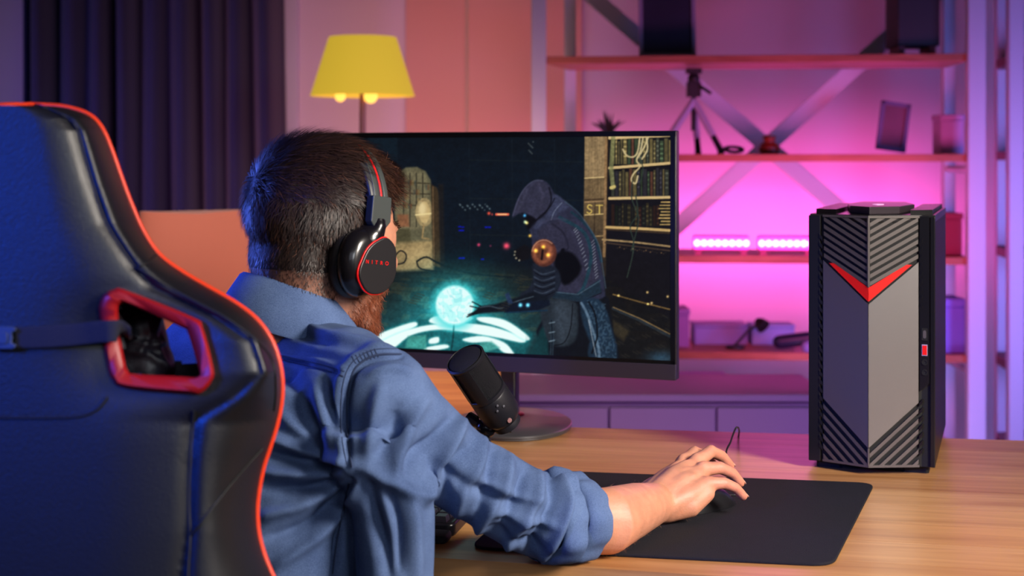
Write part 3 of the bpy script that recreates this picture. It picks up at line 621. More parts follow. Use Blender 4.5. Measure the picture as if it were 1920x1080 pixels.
for k_ in range(26):
    u_ = k_/25; x_, y_ = (1078+24*u_, 428+75*u_**1.3) if k_ % 2 else (1112+8*u_, 452+70*u_); nline([(x_-3, y_+3), (x_+2, y_-2)], 1.1, (140, 146, 160), .8, .8)
npoly([(1034, 546), (1082, 552), (1124, 524), (1128, 548), (1086, 566), (1036, 560)], (26, 42, 56), 1.5); nline([(1036, 547), (1084, 552), (1126, 526)], 1.6, (64, 84, 100), 1); nline([(1036, 560), (1086, 567), (1128, 549)], 1.4, (6, 10, 16), 1)
npoly([(1014, 568), (1040, 560), (1078, 566), (1084, 590), (1082, 630), (1066, 648), (1034, 646), (1018, 610)], (34, 42, 50), 2.5, sp=4); npoly([(1040, 568), (1070, 572), (1074, 610), (1062, 640), (1046, 634)], (56, 66, 78), 7, .7, sp=4); nline([(1074, 570), (1070, 615), (1058, 642), (1040, 647)], 1.8, (8, 10, 16), 1, sp=4)
nline([(1034, 600), (1036, 632), (1034, 674)], 6, (40, 54, 66), 1.5); nline([(1034, 600), (1036, 632), (1034, 674)], 2, (14, 20, 28), 1)
for yy in (606, 624, 640): nline([(1030, yy), (1040, yy-2)], 2, (100, 118, 132), .8)
npoly([(1088, 566), (1112, 558), (1132, 570), (1146, 610), (1158, 676), (1104, 674), (1106, 640), (1094, 610)], (26, 44, 62), 2, sp=2); blend(inside(Q, [(1100, 562), (1136, 570), (1158, 676), (1120, 676)])*(fnoise(.35, .3, 31) > .6)*.5, (64, 88, 108))
nline([(1090, 568), (1100, 586), (1112, 620), (1122, 650), (1124, 672)], 4.5, (92, 116, 138), 2.2, .9, sp=5); nline([(1104, 566), (1116, 590), (1120, 630), (1110, 662)], 3, (4, 6, 12), 2, .9, sp=5); nline([(1104, 600), (1112, 640), (1118, 668)], 1.6, (170, 180, 190), 1.4, .7, sp=4)
# sleeve, disc, forearm
npoly([(1000, 494), (1040, 500), (1052, 524), (1042, 550), (1024, 562), (990, 560), (974, 552), (992, 540), (1000, 520)], (24, 30, 42), 2, sp=3)
for yy in range(4): nline([(1002, 506+yy*13), (1018, 514+yy*12), (1040, 508+yy*11)], 2.2, (60, 70, 86), 1.4, .8, sp=4); nline([(1004, 512+yy*13), (1020, 519+yy*12), (1040, 514+yy*11)], 2, (6, 8, 14), 1.2, .8, sp=4)
c_ = [(1020+24*math.cos(a), 474+26*math.sin(a)) for a in t_[:-1]]; npoly(c_, (84, 44, 34), 1.5); npoly([(1018+19*math.cos(a), 473+21*math.sin(a)) for a in t_[:-1]], (146, 84, 60), 3, .9); npoly([(1016+12*math.cos(a), 474+14*math.sin(a)) for a in t_[:-1]], (84, 46, 34), 3, .9); nline([(1020+22*math.cos(a), 474+24*math.sin(a)) for a in t_[12:21]], 2, (206, 150, 120), 1.4, .7)
nline([(1018, 466), (1016, 486)], 4, (20, 10, 12), 1.4)
for x_, y_ in ((1005, 470), (1019, 463), (1028, 478)): glow(x_, y_, 3.4, (255, 180, 50), 1.2)
npoly([(964, 470), (984, 458), (996, 466), (994, 484), (978, 490), (966, 486)], (14, 14, 18), 1.5); 
for x_, y_ in ((966, 472), (968, 484), (974, 488), (965, 478)): glow(x_, y_, 1.6, (170, 160, 130))
npoly([(880, 592), (900, 574), (930, 570), (974, 556), (1000, 546), (1028, 556), (1028, 566), (990, 576), (950, 584), (900, 588)], (14, 20, 28), 2); nline([(892, 578), (918, 574), (940, 578), (966, 566), (1000, 556)], 2, (70, 84, 96), 1.2, .8, sp=4)
npoly([(944, 574), (960, 568), (1030, 562), (1032, 572), (1008, 582), (946, 586)], (12, 20, 34), 1.5); nline([(950, 586), (1026, 582)], 2.4, (16, 44, 66), 1); npoly([(947, 552), (954, 548), (962, 568), (954, 572)], (34, 52, 82), 1.2)
for x_, y_ in ((976, 572), (990, 572)): glow(x_, y_, 3.2, (110, 220, 255), 1.3)
for pts in ([(902, 574), (886, 566)], [(900, 578), (882, 574)], [(898, 582), (878, 590)], [(905, 584), (876, 594)]): nline(pts, 2.6, (12, 24, 28), 1)
for x_, y_, c_ in ((984, 404, (80, 190, 255)), (985, 416, (190, 220, 160)), (988, 418, (255, 230, 120)), (994, 442, (255, 190, 60))): glow(x_, y_, 2.6, c_, 1)
gr_ = (.88+.24*fnoise(.33, .33, 41))*(.92+.16*fnoise(.09, .11, 42)); lum = img.max(1); keepb = sm(lum, 150, 220); img *= (gr_*(1-keepb)+keepb)[:, None]
nline([(1030, 352), (1034, 376), (1022, 400), (1004, 414)], 3, (10, 10, 18), 2, .8, sp=5); nline([(962, 404), (972, 374), (985, 352), (1002, 339), (1018, 339)], 2, (92, 92, 118), 1.6, .5, sp=5)
nline([(1060, 378), (1084, 398), (1106, 428), (1124, 462), (1130, 500), (1136, 540)], 2.2, (74, 92, 112), 1.6, .6, sp=5)
nline([(1036, 420), (1056, 436), (1066, 462), (1060, 470)], 3, (24, 24, 38), 3, .8, sp=5); nline([(1012, 420), (1036, 410), (1060, 412)], 3, (66, 66, 90), 4, .6, sp=5)
for k_ in range(40):
    x_, y_ = 720+(k_*97) % 260, 512+(k_*53) % 70
    if abs(x_-850) > 55: nline([(x_, y_), (x_+14, y_+4)], 2.2, (52, 48, 36), 1.5, .5)
for k_ in range(24):
    x_, y_ = 1150+(k_*61) % 100, 590+(k_*37) % 80; nline([(x_, y_), (x_+9, y_+5)], 2, (48, 44, 38), 1.5, .5)
# strong light from the table along the robe
blend(((X > 985) & (X < 1015) & (Y > 615))*sm(Y, 615, 670)*.35, (20, 70, 76))
img = np.clip(img, 0, 255)
v_ = img/255; L_ = np.where(v_ <= .04045, v_/12.92, ((v_+.055)/1.055)**2.4)
me = bpy.data.meshes.new('screen'); PW2 = PW+np.array(en)*.0008-np.array(root_loc(mo))
ii = (np.arange(nz-1)[:, None]*nx+np.arange(nx-1)[None]).ravel(); fc = np.stack([ii, ii+1, ii+nx+1, ii+nx], 1)
me.vertices.add(len(PW2)); me.vertices.foreach_set('co', PW2.astype(np.float32).ravel())
me.loops.add(fc.size); me.loops.foreach_set('vertex_index', fc.ravel().astype(np.int32)); me.polygons.add(len(fc)); me.polygons.foreach_set('loop_start', (np.arange(len(fc))*4).astype(np.int32)); me.update(calc_edges=True)
ca = me.color_attributes.new('picture', 'FLOAT_COLOR', 'POINT'); ca.data.foreach_set('color', np.concatenate([L_, np.ones((len(L_), 1))], 1).astype(np.float32).ravel())
m_scr = bpy.data.materials.new('lit_screen'); m_scr.use_nodes = True; nt = m_scr.node_tree; b_ = nt.nodes['Principled BSDF']
at_ = nt.nodes.new('ShaderNodeVertexColor'); at_.layer_name = 'picture'; nt.links.new(at_.outputs[0], b_.inputs['Emission Color']); b_.inputs['Emission Strength'].default_value = 1.0
b_.inputs['Base Color'].default_value = (.004, .004, .006, 1); b_.inputs['Roughness'].default_value = .6; b_.inputs['Specular IOR Level'].default_value = .03
me.materials.append(m_scr); so = bpy.data.objects.new('screen', me); COL.objects.link(so); so.parent = mo; so['label'] = 'lit screen with a hooded robed figure leaning over a glowing orb'
# stand
m_std = mat('stand_grey', (92, 92, 96), .35, .5)
bc = wd(962, 800)
col = Vector((wd(956, 790).x, 2.745, 0))
bm = bmesh.new(); box(bm, (col.x, col.y, DZ+.15), (.030, .026, .29), Matrix.Rotation(-.35, 3, 'Z')); obj('stand_column', bm, m_std, mo, bevel=.004)
box(bm := bmesh.new(), (col.x, col.y-.045, DZ+.27), (.09, .05, .09), Matrix.Rotation(-.35, 3, 'Z')); obj('mount', bm, m_back, mo, bevel=.006)
bx_, by_ = .106, .150
bm = loft(bmesh.new(), [ring((bc.x, bc.y, DZ+h), (bx_*r, 0, 0), (0, by_*r, 0), 80) for r, h in ((.97, 0), (.985, .002), (.985, .004), (1, .0055), (1, .009), (.985, .0105), (.5, .0125), (.05, .013))]); obj('base', bm, m_std, mo, smooth=40)
bm = lathe(bmesh.new(), [(.026, .0115), (.027, .014), (.024, .0155)], (col.x, col.y, DZ), n=24); obj('collar', bm, mat('red_anodised', (200, 30, 40), .3, .5), mo, label='thin red ring round the foot of the column')

# ---- computer tower
yw = math.radians(-18.5); TO = wd(1517, 876); TO.z = DZ+.012
tu = Vector((math.cos(yw), math.sin(yw), 0)); tv = Vector((-tu.y, tu.x, 0)); TW = .190; TH = 0.385; TD = .38
def TP(u, v, d=0): return TO+tu*u+ez*v-tv*d          # u across the front, v up, d out towards the viewer
UC = .0935; WL, WR = .020, .170                       # the folded front: centre ridge and its two ends
def wedge(u):
    if u <= UC: return .030*max(0, (u-WL)/(UC-WL))
    return .030*max(0, (WR-u)/(WR-UC))
def TF(u, v, d=0): return TP(u, v, wedge(u)+d)
tw = thing('computer_tower', 'black and grey computer tower with red chevron front at the right desk end', 'computer', TP(TW/2, 0, -TD/2)-Vector((0, 0, .012)))
m_case = mat('black_case_steel', (26, 24, 28), .38, .3, bump=.15, bscale=900); m_glossb = mat('black_case_plastic', (20, 19, 22), .3)
m_gm = mat('gunmetal_front', (140, 137, 138), .40, .85, bump=.1, bscale=1500); m_slat = mat('grey_slat', (112, 106, 104), .4, .55); m_red = mat('red_chevron', (232, 28, 24), .35, emit=(220, 20, 16), es=.12)
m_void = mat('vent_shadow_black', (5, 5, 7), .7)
bm = bmesh.new(); prism(bm, [(0, 0), (TW, 0), (TW, TH-.012), (0, TH-.012)], lambda u, v, d: TP(u, v, d), -TD, -.001); obj('case', bm, m_case, tw, bevel=.002, smooth=0)
# front backing that follows the fold
def fold(u0, u1, v0, v1, d0, d1, m, name, **k):
    us = sorted({u0, u1, *[x for x in (WL, UC, WR) if u0 < x < u1]}); bm = bmesh.new()
    a = [[bm.verts.new(TF(u, v, d)) for u in us] for v, d in ((v0, d1), (v1, d1), (v1, d0), (v0, d0))]; n = len(us)
    for r in range(4):
        for i in range(n-1): bm.faces.new((a[r][i], a[r][i+1], a[(r+1) % 4][i+1], a[(r+1) % 4][i]))
    bm.faces.new([a[r][0] for r in range(4)]); bm.faces.new([a[r][-1] for r in range(3, -1, -1)])
    return obj(name, bm, m, tw, smooth=0, **k)
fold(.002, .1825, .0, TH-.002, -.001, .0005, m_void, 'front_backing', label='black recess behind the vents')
pr = lambda u, v, d: TF(u, v, d)
prF = lambda u, v, d: TP(u, v, d)
obj('side_strip', prism(bmesh.new(), [(0, 0), (.0185, 0), (.0185, TH-.003), (0, TH-.003)], prF, -.001, .006), m_glossb, tw, smooth=0, bevel=.001)
obj('edge_strip', prism(bmesh.new(), [(.1825, 0), (TW, 0), (TW, TH-.004), (.1825, TH-.004)], prF, -.001, .004), m_glossb, tw, smooth=0, bevel=.001)
obj('port_strip', prism(bmesh.new(), [(.1672, .115), (.1815, .128), (.1815, TH-.003), (.1672, TH-.003)], prF, -.001, .0045), m_glossb, tw, smooth=0)
PL = .0225; PRr = .1655
# grey panels
VT, VB = .2535, .030; KL, KR = .310, .310
panL = [(PL, .098), (UC-.0004, VB), (UC-.0004, .2485), (PL, .312)]; panR = [(UC+.0004, VB), (PRr, .098), (PRr, .312), (UC+.0004, .2485)]
obj('front_panel', prism(bmesh.new(), panL, pr, .0005, .0055), m_gm, tw, smooth=0, label='dark left half of the grey front')
obj('front_panel', prism(bmesh.new(), panR, pr, .0005, .0055), m_gm, tw, smooth=0, label='pale right half of the grey front')
# red chevron
obj('chevron', prism(bmesh.new(), [(.032, .308), (UC-.0002, .2525), (UC-.0002, .2735), (.040, .3085)], pr, .0005, .0045), m_red, tw, smooth=0, label='red left stroke of the chevron')
obj('chevron', prism(bmesh.new(), [(UC+.0002, .2525), (.156, .308), (.148, .3085), (UC+.0002, .2735)], pr, .0005, .0045), m_red, tw, smooth=0, label='red right stroke of the chevron')
# upper slats, running down to the centre ridge
def clip(poly, axis, lim, keep_less):
    out = []
    for i in range(len(poly)):
        p, q_ = poly[i-1], poly[i]; ip = (p[axis] < lim) == keep_less; iq = (q_[axis] < lim) == keep_less
        if ip != iq:
            t = (lim-p[axis])/(q_[axis]-p[axis]); out.append((p[0]+(q_[0]-p[0])*t, p[1]+(q_[1]-p[1])*t))
        if iq: out.append(q_)
    return out
slope = .60
for side in (0, 1):
    ue = .0235 if side == 0 else .165; uc = UC-.0022 if side == 0 else UC+.0022; L = abs(uc-ue)
    for k in range(18):
        vc = .2765+k*.0112                                  # height at the ridge
        pl = [(uc, vc), (ue, vc+slope*L), (ue, vc+slope*L+.0062), (uc, vc+.0062)]
        pl = clip(pl, 1, TH-.006, True)
        if len(pl) < 3 or max(p[1] for p in pl)-min(p[1] for p in pl) < .003: continue
        obj('grille_slat', prism(bmesh.new(), pl, pr, -.0005, .0045), m_slat, tw, smooth=0)
fold(UC-.0018, UC+.0018, .2745, TH-.003, .0005, .0055, m_slat, 'ridge'); fold(UC-.0014, UC+.0014, .0, VB-.001, .0005, .005, m_slat, 'ridge')
fold(.0215, .167, TH-.0055, TH-.002, .0005, .005, m_slat, 'top_rail')
fold(.0215, .167, .0, .0035, .0005, .005, m_slat, 'bottom_rail')
for side in (0, 1):                                         # lower slats
    ue = .0225 if side == 0 else .1655; uc = UC-.0018 if side == 0 else UC+.0018; L = abs(uc-ue)
    for k in range(1, 9):
        vc = VB-k*.0155; sl = (.098-VB)/L
        pl = [(uc, vc), (ue, vc+sl*L), (ue, vc+sl*L+.0068), (uc, vc+.0068)]
        pl = clip(pl, 1, .003, False)
        if len(pl) < 3 or max(p[1] for p in pl)-min(p[1] for p in pl) < .004: continue
        obj('grille_slat', prism(bmesh.new(), pl, pr, -.0005, .0045), m_slat, tw, smooth=0)
# notches down both sides
for (ua, ub, v0, v1, sg) in ((.0165, .0215, .02, .36, 1), (.1665, .1715, .24, .36, -1), (.1665, .1715, .02, .11, -1)):
    n = int((v1-v0)/.0125)
    for k in range(n):
        v = v0+k*.0125; h = .003*sg
        obj('notch_tooth', prism(bmesh.new(), [(ua, v+h), (ub, v-h), (ub, v+.006-h), (ua, v+.006+h)], prF, .0005, .0075 if sg > 0 else .0062), m_glossb, tw, smooth=0)
# ports
def port(v, poly, m, name, label=None): return obj(name, prism(bmesh.new(), [(.1745+a, v+b) for a, b in poly], prF, .0046, .0056), m, tw, smooth=0, label=label)
pill = lambda w_, h_: [(w_*math.cos(t)+0, (h_-w_)*(1 if math.sin(t) >= 0 else -1)+w_*math.sin(t)) for t in [i*math.pi/8 for i in range(17)]]
port(.2025, [(-.0045, -.0095), (.0045, -.0095), (.0045, .0095), (-.0045, .0095)], m_void, 'port_surround'); o_ = port(.2025, pill(.0024, .0062), m_slat, 'usb_c_port', 'small pill shaped port'); o_.location += -tv*.0006
port(.1785, [(-.0042, -.0085), (.0042, -.0085), (.0042, .0085), (-.0042, .0085)], m_lil, 'port_surround'); o_ = port(.1785, [(-.0032, -.0072), (.0034, -.0072), (.0034, .0072), (-.0032, .0072)], m_red, 'usb_port', 'red rectangular port'); o_.location += -tv*.0006
for v in (.160, .1445):
    obj('audio_jack', lathe(bmesh.new(), [(.0045, 0), (.0045, .0012), (.003, .0012), (.0028, .0002)], TP(.1745, v, .0046), -tv, 20), m_void, tw)
# top
prT = lambda u, v, d: TO+tu*u+tv*v+ez*d
bm = prism(bmesh.new(), [(0, .012), (0.03, .0), (UC, -.034), (WR, .0), (TW, .004), (TW, TD), (0, TD)], prT, TH-.012, TH-.001); obj('top_cover', bm, m_glossb, tw, smooth=0, bevel=.001)
m_top = mat('purple_tinted_top_plastic', (58, 50, 56), .35)
hexp = [(.058, .045), (.093, -.012), (.135, .03), (.150, .16), (.128, .30), (.055, .30), (.042, .17)]
obj('top_plate', prism(bmesh.new(), hexp, prT, TH-.001, TH+.011), m_top, tw, smooth=0, bevel=.0015, label='raised hexagonal plate on the top')
obj('power_button', loft(bmesh.new(), [ring(TO+tu*.097+tv*.10+ez*(TH+h), tu*.009, tv*.016, 20) for h in (.0108, .0122)]), mat('pink_lit_button', (230, 190, 225), .3, emit=(235, 160, 220), es=.6), tw)
for k in range(20):
    v = .03+k*.0172
    for ua, ub in ((.006, .040), (.152, .184)):
        m_ = 1 if ua < .1 else -1; sh = .012*(-m_)
        obj('top_slat', prism(bmesh.new(), [(ua, v-sh), (ub, v+sh), (ub, v+sh+.0095), (ua, v-sh+.0095)], prT, TH-.001, TH+.006), m_glossb, tw, smooth=0)
for u, v in ((.03, .03), (.16, .03), (.03, .34), (.16, .34)):
    obj('foot', prism(bmesh.new(), roundpoly([(u-.02, v-.02), (u+.02, v-.02), (u+.02, v+.02), (u-.02, v+.02)], .006), prT, -.012, .001), m_void, tw, smooth=0)
obj('skid', prism(bmesh.new(), [(.02, .012), (.172, .012), (.172, .06), (.02, .06)], prT, -.0105, .001), m_void, tw, smooth=0)

# ---- microphone
m_mic = mat('soft_black_microphone', (30, 30, 38), .42, .2, bump=.1, bscale=900); m_mesh = mat('fine_black_wire_mesh', (24, 24, 32), .5, .4, bump=1, bscale=1400)
MD = 2.10
t_ = W(869, 669, MD-.035); b_ = W(945, 785, MD+.02); ax = (t_-b_).normalized(); ML = (t_-b_).length; mr = .0268
base = Vector((b_.x-.02, b_.y+.02, DZ))
mc = thing('microphone', 'black side address desk microphone tilted in front of the monitor', 'microphone', base)
def ML_(h, r): return (r, h)
obj('lower_body', lathe(bmesh.new(), [(.014, -.004), (.022, .0), (.0265, .006), (.0285, .012), (.0285, ML*.40), (.0275, ML*.42), (.0285, ML*.43), (.0285, ML*.47), (.026, ML*.48)], b_, ax, 48), m_mic, mc, smooth=35)
obj('grille', lathe(bmesh.new(), [(.0262, ML*.475), (.0262, ML*.95), (.024, ML*.975), (.018, ML*.99), (.006, ML)], b_, ax, 48), m_mesh, mc, smooth=35)
obj('top_rim', lathe(bmesh.new(), [(.0262, ML*.93), (.0285, ML*.935), (.0292, ML*.96), (.0268, ML*.975), (.0262, ML*.96)], b_, ax, 48), m_mic, mc, smooth=35)
side = (Vector((.75, -.66, 0))); side = (side-ax*side.dot(ax)).normalized(); s2 = ax.cross(side)
for a in (-62, 62, 118, -118):
    d = (side*math.cos(math.radians(a))+s2*math.sin(math.radians(a)))
    rg_ = []
    for h in (.47, .6, .8, .94):
        rg_.append([b_+ax*ML*h+(d*math.cos(x)+ax.cross(d)*math.sin(x))*r for x, r in ((-.30, .0258), (-.30, .0284), (0, .0288), (.30, .0284), (.30, .0258))])
    obj('frame_rib', loft(bmesh.new(), rg_), m_mic, mc, smooth=40)
for h, a in ((.36, 0), (.30, -8), (.30, 14), (.10, 6)):
    d = (side*math.cos(math.radians(a-30))+s2*math.sin(math.radians(a-30))); c = b_+ax*(ML*h)+d*.028
    obj('knob' if h < .2 else 'button', lathe(bmesh.new(), [(.0035 if h < .2 else .0017, 0), (.0035 if h < .2 else .0017, .002), (.0005, .0025)], c, d, 14), mat('mic_control', (150, 110, 110) if h < .2 else (90, 90, 100), .4), mc)
sw = b_-ax*.012; jb = W(911, 803, MD+.02)
obj('swivel', lathe(bmesh.new(), [(.018, .012), (.021, .006), (.021, -.004), (.014, -.008)], b_-ax*.006, ax, 30), m_mic, mc)
obj('yoke', tube(bmesh.new(), [sw+ax*.004, sw-ax*.006, jb.lerp(sw, .3), jb], [.008, .008, .007, .007], 14), m_mic, mc)
o_ = obj('ball_joint', ball(bmesh.new(), jb, .0145), mat('polished_black', (24, 24, 30), .18, .4), mc)
kn = W(888, 790, MD+.03); obj('wing_knob', tube(bmesh.new(), [jb, jb.lerp(kn, .5), kn, kn+(kn-jb).normalized()*.01], [.004, .004, .010, .010], 10), m_mic, mc)
obj('bracket', tube(bmesh.new(), spline([kn+Vector((.004, 0, .004)), W(905, 778, MD+.03), W(925, 781, MD+.02), sw], 5), .0022, 8), m_mic, mc)
obj('pole', tube(bmesh.new(), [(jb.x, jb.y, jb.z), (jb.x, jb.y, DZ+.01)], [.007, .009], 16), m_mic, mc)
obj('base', lathe(bmesh.new(), [(.052, 0), (.052, .007), (.046, .012), (.012, .016), (.010, .02)], (jb.x, jb.y, DZ), n=40), m_mic, mc)

# ---- keyboard
kr = wd(872, 990); kx = (B-A).normalized(); ky = Vector((-kx.y, kx.x, 0)); KW, KD = .36, .125
ko = Vector((kr.x, kr.y, DZ))-kx*KW-ky*.055
kb = thing('keyboard', 'low black keyboard half hidden behind the man, right end showing', 'keyboard', ko)
KP = lambda u, v, d: ko+kx*u+ky*v+ez*(d+v*.05)
obj('keyboard_body', prism(bmesh.new(), roundpoly([(0, 0), (KW, 0), (KW, KD), (0, KD)], .012), KP, .0005, .018), mat('black_keyboard_shell', (20, 19, 26), .3), kb, smooth=30, bevel=.003)
obj('wrist_rest', prism(bmesh.new(), roundpoly([(.0, -.035), (KW, -.035), (KW, -.002), (0, -.002)], .01), KP, .002, .012), mat('wrist_rest_rubber', (28, 27, 36), .6), kb, smooth=30, bevel=.003)
m_key = mat('keycap', (34, 32, 42), .35)
bm = bmesh.new(); loft(bm, [[Vector((x*s_, y*s_, z)) for x, y in ((-1, -1), (1, -1), (1, 1), (-1, 1))] for s_, z in ((.0083, 0), (.0079, .003), (.0066, .0075))]); kme = bpy.data.meshes.new('key'); bm.to_mesh(kme); bm.free(); kme.materials.append(m_key)
for r in range(6):
    for c in range(17):
        p = KP(.018+c*.0202, .012+r*.0198, .0182)-ko
        o = bpy.data.objects.new('key', kme); COL.objects.link(o); o.parent = kb; o.location = p; o.rotation_euler = (0.05, 0, math.atan2(kx.y, kx.x))

# ================================================================ GAMING CHAIR
CX = -20
OUT = [(60, 197), (110, 200), (140, 206), (166, 216), (184, 232), (198, 256), (212, 292), (227, 335), (246, 385), (270, 438), (300, 480), (345, 513), (395, 542), (440, 568), (478, 597), (505, 632), (521, 672), (528, 715), (526, 758), (517, 800), (505, 838), (493, 875), (485, 915), (481, 955), (484, 1000), (496, 1045), (515, 1090), (540, 1150), (560, 1230), (560, 1330), (540, 1420)]
OUT = [(p.x, p.y) for p in spline([(x, y, 0) for x, y in OUT], 4)]
ox = np.array([p[0] for p in OUT]); oy = np.array([p[1] for p in OUT])
SEAM = [(196, 60), (203, 90), (222, 128), (245, 146), (290, 158), (340, 172), (420, 200), (500, 252), (540, 290), (590, 400), (640, 470), (700, 490), (745, 440), (790, 362), (860, 356), (1000, 352), (1090, 340), (1420, 330)]
def seam(y): return np.interp(y, [p[0] for p in SEAM], [p[1] for p in SEAM])
def wout(y): return np.interp(y, oy, ox)
D0 = 1.30
def cdep(px, y):                                     # distance of the back surface of the chair
    w_ = wout(y); s = min(seam(y), w_-24); d = D0+.03*(y-500)/900*-1
    p = abs(px-CX)+CX if px < CX else px
    p = max(p, CX)
    if p <= s:
        e = (s-p)/max(1, s-CX); d += .012+.010*(1-min(1, e*2.2))**2; g = min(1, (s-p)/30); d += .004*(1-g)**2
    else:
        t = (p-s)/max(1, w_-s); d += .022+.085*t**1.9; g = min(1, (p-s)/30); d += .004*(1-g)**2-.007*math.sin(min(1, t*1.0)*math.pi)
    # hollow around the strap opening, swell beneath it
    d += .018*math.exp(-((p-290)/120)**2-((y-640)/90)**2)
    return d
def CPt(px, y, off=0):                               # mirrored about the middle of the chair
    if px >= CX: d = cdep(px, y)+off; return W(px, y, d)
    q_ = 2*CX-px; d = cdep(q_, y)+off; P = W(q_, y, d); M0 = W(CX, y, cdep(CX, y)+off); return Vector((2*M0.x-P.x, P.y, P.z))
gc = thing('gaming_chair', 'black gaming chair back with orange red piping in the left foreground', 'chair', (W(CX, 0, D0).x, 1.42, 0))
m_lea = mat('black_chair_leather', (20, 21, 27), .40, bump=.2, bscale=500, spec=.6)
m_pip = mat('orange_red_piping', (236, 62, 26), .4, bump=0, emit=(200, 40, 14), es=.03)
m_ring = mat('red_strap_opening_plastic', (160, 18, 22), .42); m_seam = mat('black_thread_seam', (14, 14, 18), .6)
HOLE = [(222, 566), (236, 566), (346, 613), (358, 626), (382, 702), (372, 712), (246, 702), (233, 690)]
rows = []; ny = 150; ys = np.concatenate([np.linspace(197.5, 260, 34)[:-1], np.linspace(260, 1420, 175)])
bm = bmesh.new(); half = 62
for y in ys:
    w_ = float(wout(y)); 
    pxs = [CX+(w_-CX)*math.sin(math.pi/2*i/half)**.9 for i in range(half+1)]
    back = [CPt(2*CX-p, y) for p in pxs[::-1]]+[CPt(p, y) for p in pxs[1:]]
    front = []
    for i, p in enumerate(pxs):
        t = (p-CX)/max(1, w_-CX); edge = cdep(w_, y)
        df = max(cdep(CX, y)+.095+.055*t**3, edge+.006) if t > .97 else cdep(CX, y)+.095+.075*t**3
        if t > .97: df = edge+.006+(df-edge)*(1-t)/.03
        front.append(W(CX, y, D0).x*0 or df)
    fr = []
    M0x = back[half].x
    for i in range(half-1, 0, -1): fr.append(Vector(((pxs[i]-6*(i/half)**2-960)/F*front[i], front[i], back[half+i].z)))
    fr.append(Vector((M0x, front[0], back[half].z)))
    for i in range(1, half): fr.append(Vector((back[half-i].x, front[i], back[half-i].z)))
    rows.append([bm.verts.new(p) for p in back+fr])
n = len(rows[0])
for a, b in zip(rows, rows[1:]):
    for i in range(n):
        f = [a[i], a[(i+1) % n], b[(i+1) % n], b[i]]
        c = sum((v.co for v in f), Vector())/4; q_ = np.array([[960+c.x/c.y*F, 300-(c.z-CZ)/c.y*F]])
        # columns of the hole are taken from the back surface so the opening runs straight through
        isf = i >= 2*half
        if isf:
            j = i-2*half; k = half-1-j if j < half else None
            c2 = None
            xx = c.x; dref = cdep(max(CX, min(500, 300)), 640); q_ = np.array([[960+c.x/dref*F*.985, 300-(c.z-CZ)/dref*F]])
        else:
            m0 = W(CX, 640, cdep(CX, 640)).x
        xm = W(CX, 600, D0+.02).x
        if c.x < xm: cm = 2*xm-c.x; q_ = np.array([[960+cm/((cdep(300, 640)) if not isf else cdep(300, 640)*1.015)*F, q_[0, 1]]])
        if inside(q_, HOLE)[0]: continue
        bm.faces.new(f)
bm.faces.new(rows[0]); bm.faces.new(rows[-1][::-1])
obj('backrest', bm, m_lea, gc, smooth=70, label='black leather back shell')
def side_pts(f): return f
for sg in (1, -1):
    pts = []
    for x, y in list(zip(ox, oy))[::1]:
        p = CPt(x, y, .002) if sg > 0 else CPt(2*CX-x, y, .002); pts.append(p)
    if sg > 0: right = pts
    else: left = pts
top_mid = [W(x, y, cdep(x, 197.5)+.002) for x, y in ((20, 199), (-20, 201), (-60, 201))]
obj('piping', tube(bmesh.new(), left[::-1]+top_mid[::-1]+right, .0030, 10), m_pip, gc, smooth=80, label='orange red piping round the edge')
def cline(pts, r, m, name, off=-.001, mirror=True, n_=6):
    P = [CPt(p.x, p.y, off) for p in spline([(x, y, 0) for x, y in pts], n_)]
    o = obj(name, tube(bmesh.new(), P, r, 8), m, gc, smooth=80)
    return o
sp_ = [(s, y) for y, s in SEAM if y < 560]
cline(sp_[:-1]+[(258, 503)], .0012, m_seam, 'seam')
cline([(256, 501), (275, 492), (293, 478)], .0011, m_seam, 'seam')
cline([(256, 501), (300, 528), (360, 562), (430, 600), (478, 636), (510, 676), (517, 730), (514, 770)], .0011, m_seam, 'seam')
cline([(363, 770), (357, 860), (354, 940), (356, 1005), (352, 1080), (350, 1200)], .0014, m_seam, 'seam')
cline([(356, 1005), (392, 960), (440, 900), (492, 842)], .0011, m_seam, 'seam')
cline([(2*CX-190, 760), (2*CX-150, 782), (CX, 783), (100, 783), (150, 780), (180, 768), (200, 745)], .0012, m_seam, 'seam')
# red strap opening
RO = [(186, 592), (187, 568), (197, 550), (214, 543), (236, 544), (362, 595), (380, 614), (400, 690), (397, 714), (378, 736), (352, 738), (234, 727), (211, 712), (200, 683)]
RI = [(222, 597), (222, 574), (229, 569), (240, 569), (344, 615), (352, 622), (374, 697), (371, 705), (364, 707), (340, 706), (250, 701), (241, 696), (236, 686), (227, 640)]
def dense(poly, n=5): return [(p.x, p.y) for p in spline([(x, y, 0) for x, y in poly], n, True)]
O2, I2 = dense(RO), dense(RI); O3 = [((a[0]*.8+b[0]*.2), (a[1]*.8+b[1]*.2)) for a, b in zip(O2, I2)]; I3 = [((a[0]*.2+b[0]*.8), (a[1]*.2+b[1]*.8)) for a, b in zip(O2, I2)]
rdep = lambda x, y: cdep(x, y)
for sg in (1, -1):
    def RPt(p, off):
        q_ = W(p[0], p[1], rdep(*p)+off)
        if sg > 0: return q_
        m0 = W(CX, p[1], cdep(CX, p[1])).x; return Vector((2*m0-q_.x, q_.y, q_.z))
    bm = bmesh.new(); L = [[bm.verts.new(RPt(p, off)) for p in P_] for P_, off in ((O2, .006), (O2, -.006), (O3, -.011), (I3, -.011), (I2, -.006), (I2, .075))]
    nn = len(O2)
    for a, b in zip(L, L[1:]):
        for i in range(nn): bm.faces.new((a[i], a[(i+1) % nn], b[(i+1) % nn], b[i]))
    obj('strap_opening', bm, m_ring, gc, smooth=60, label='red plastic surround of the strap opening')
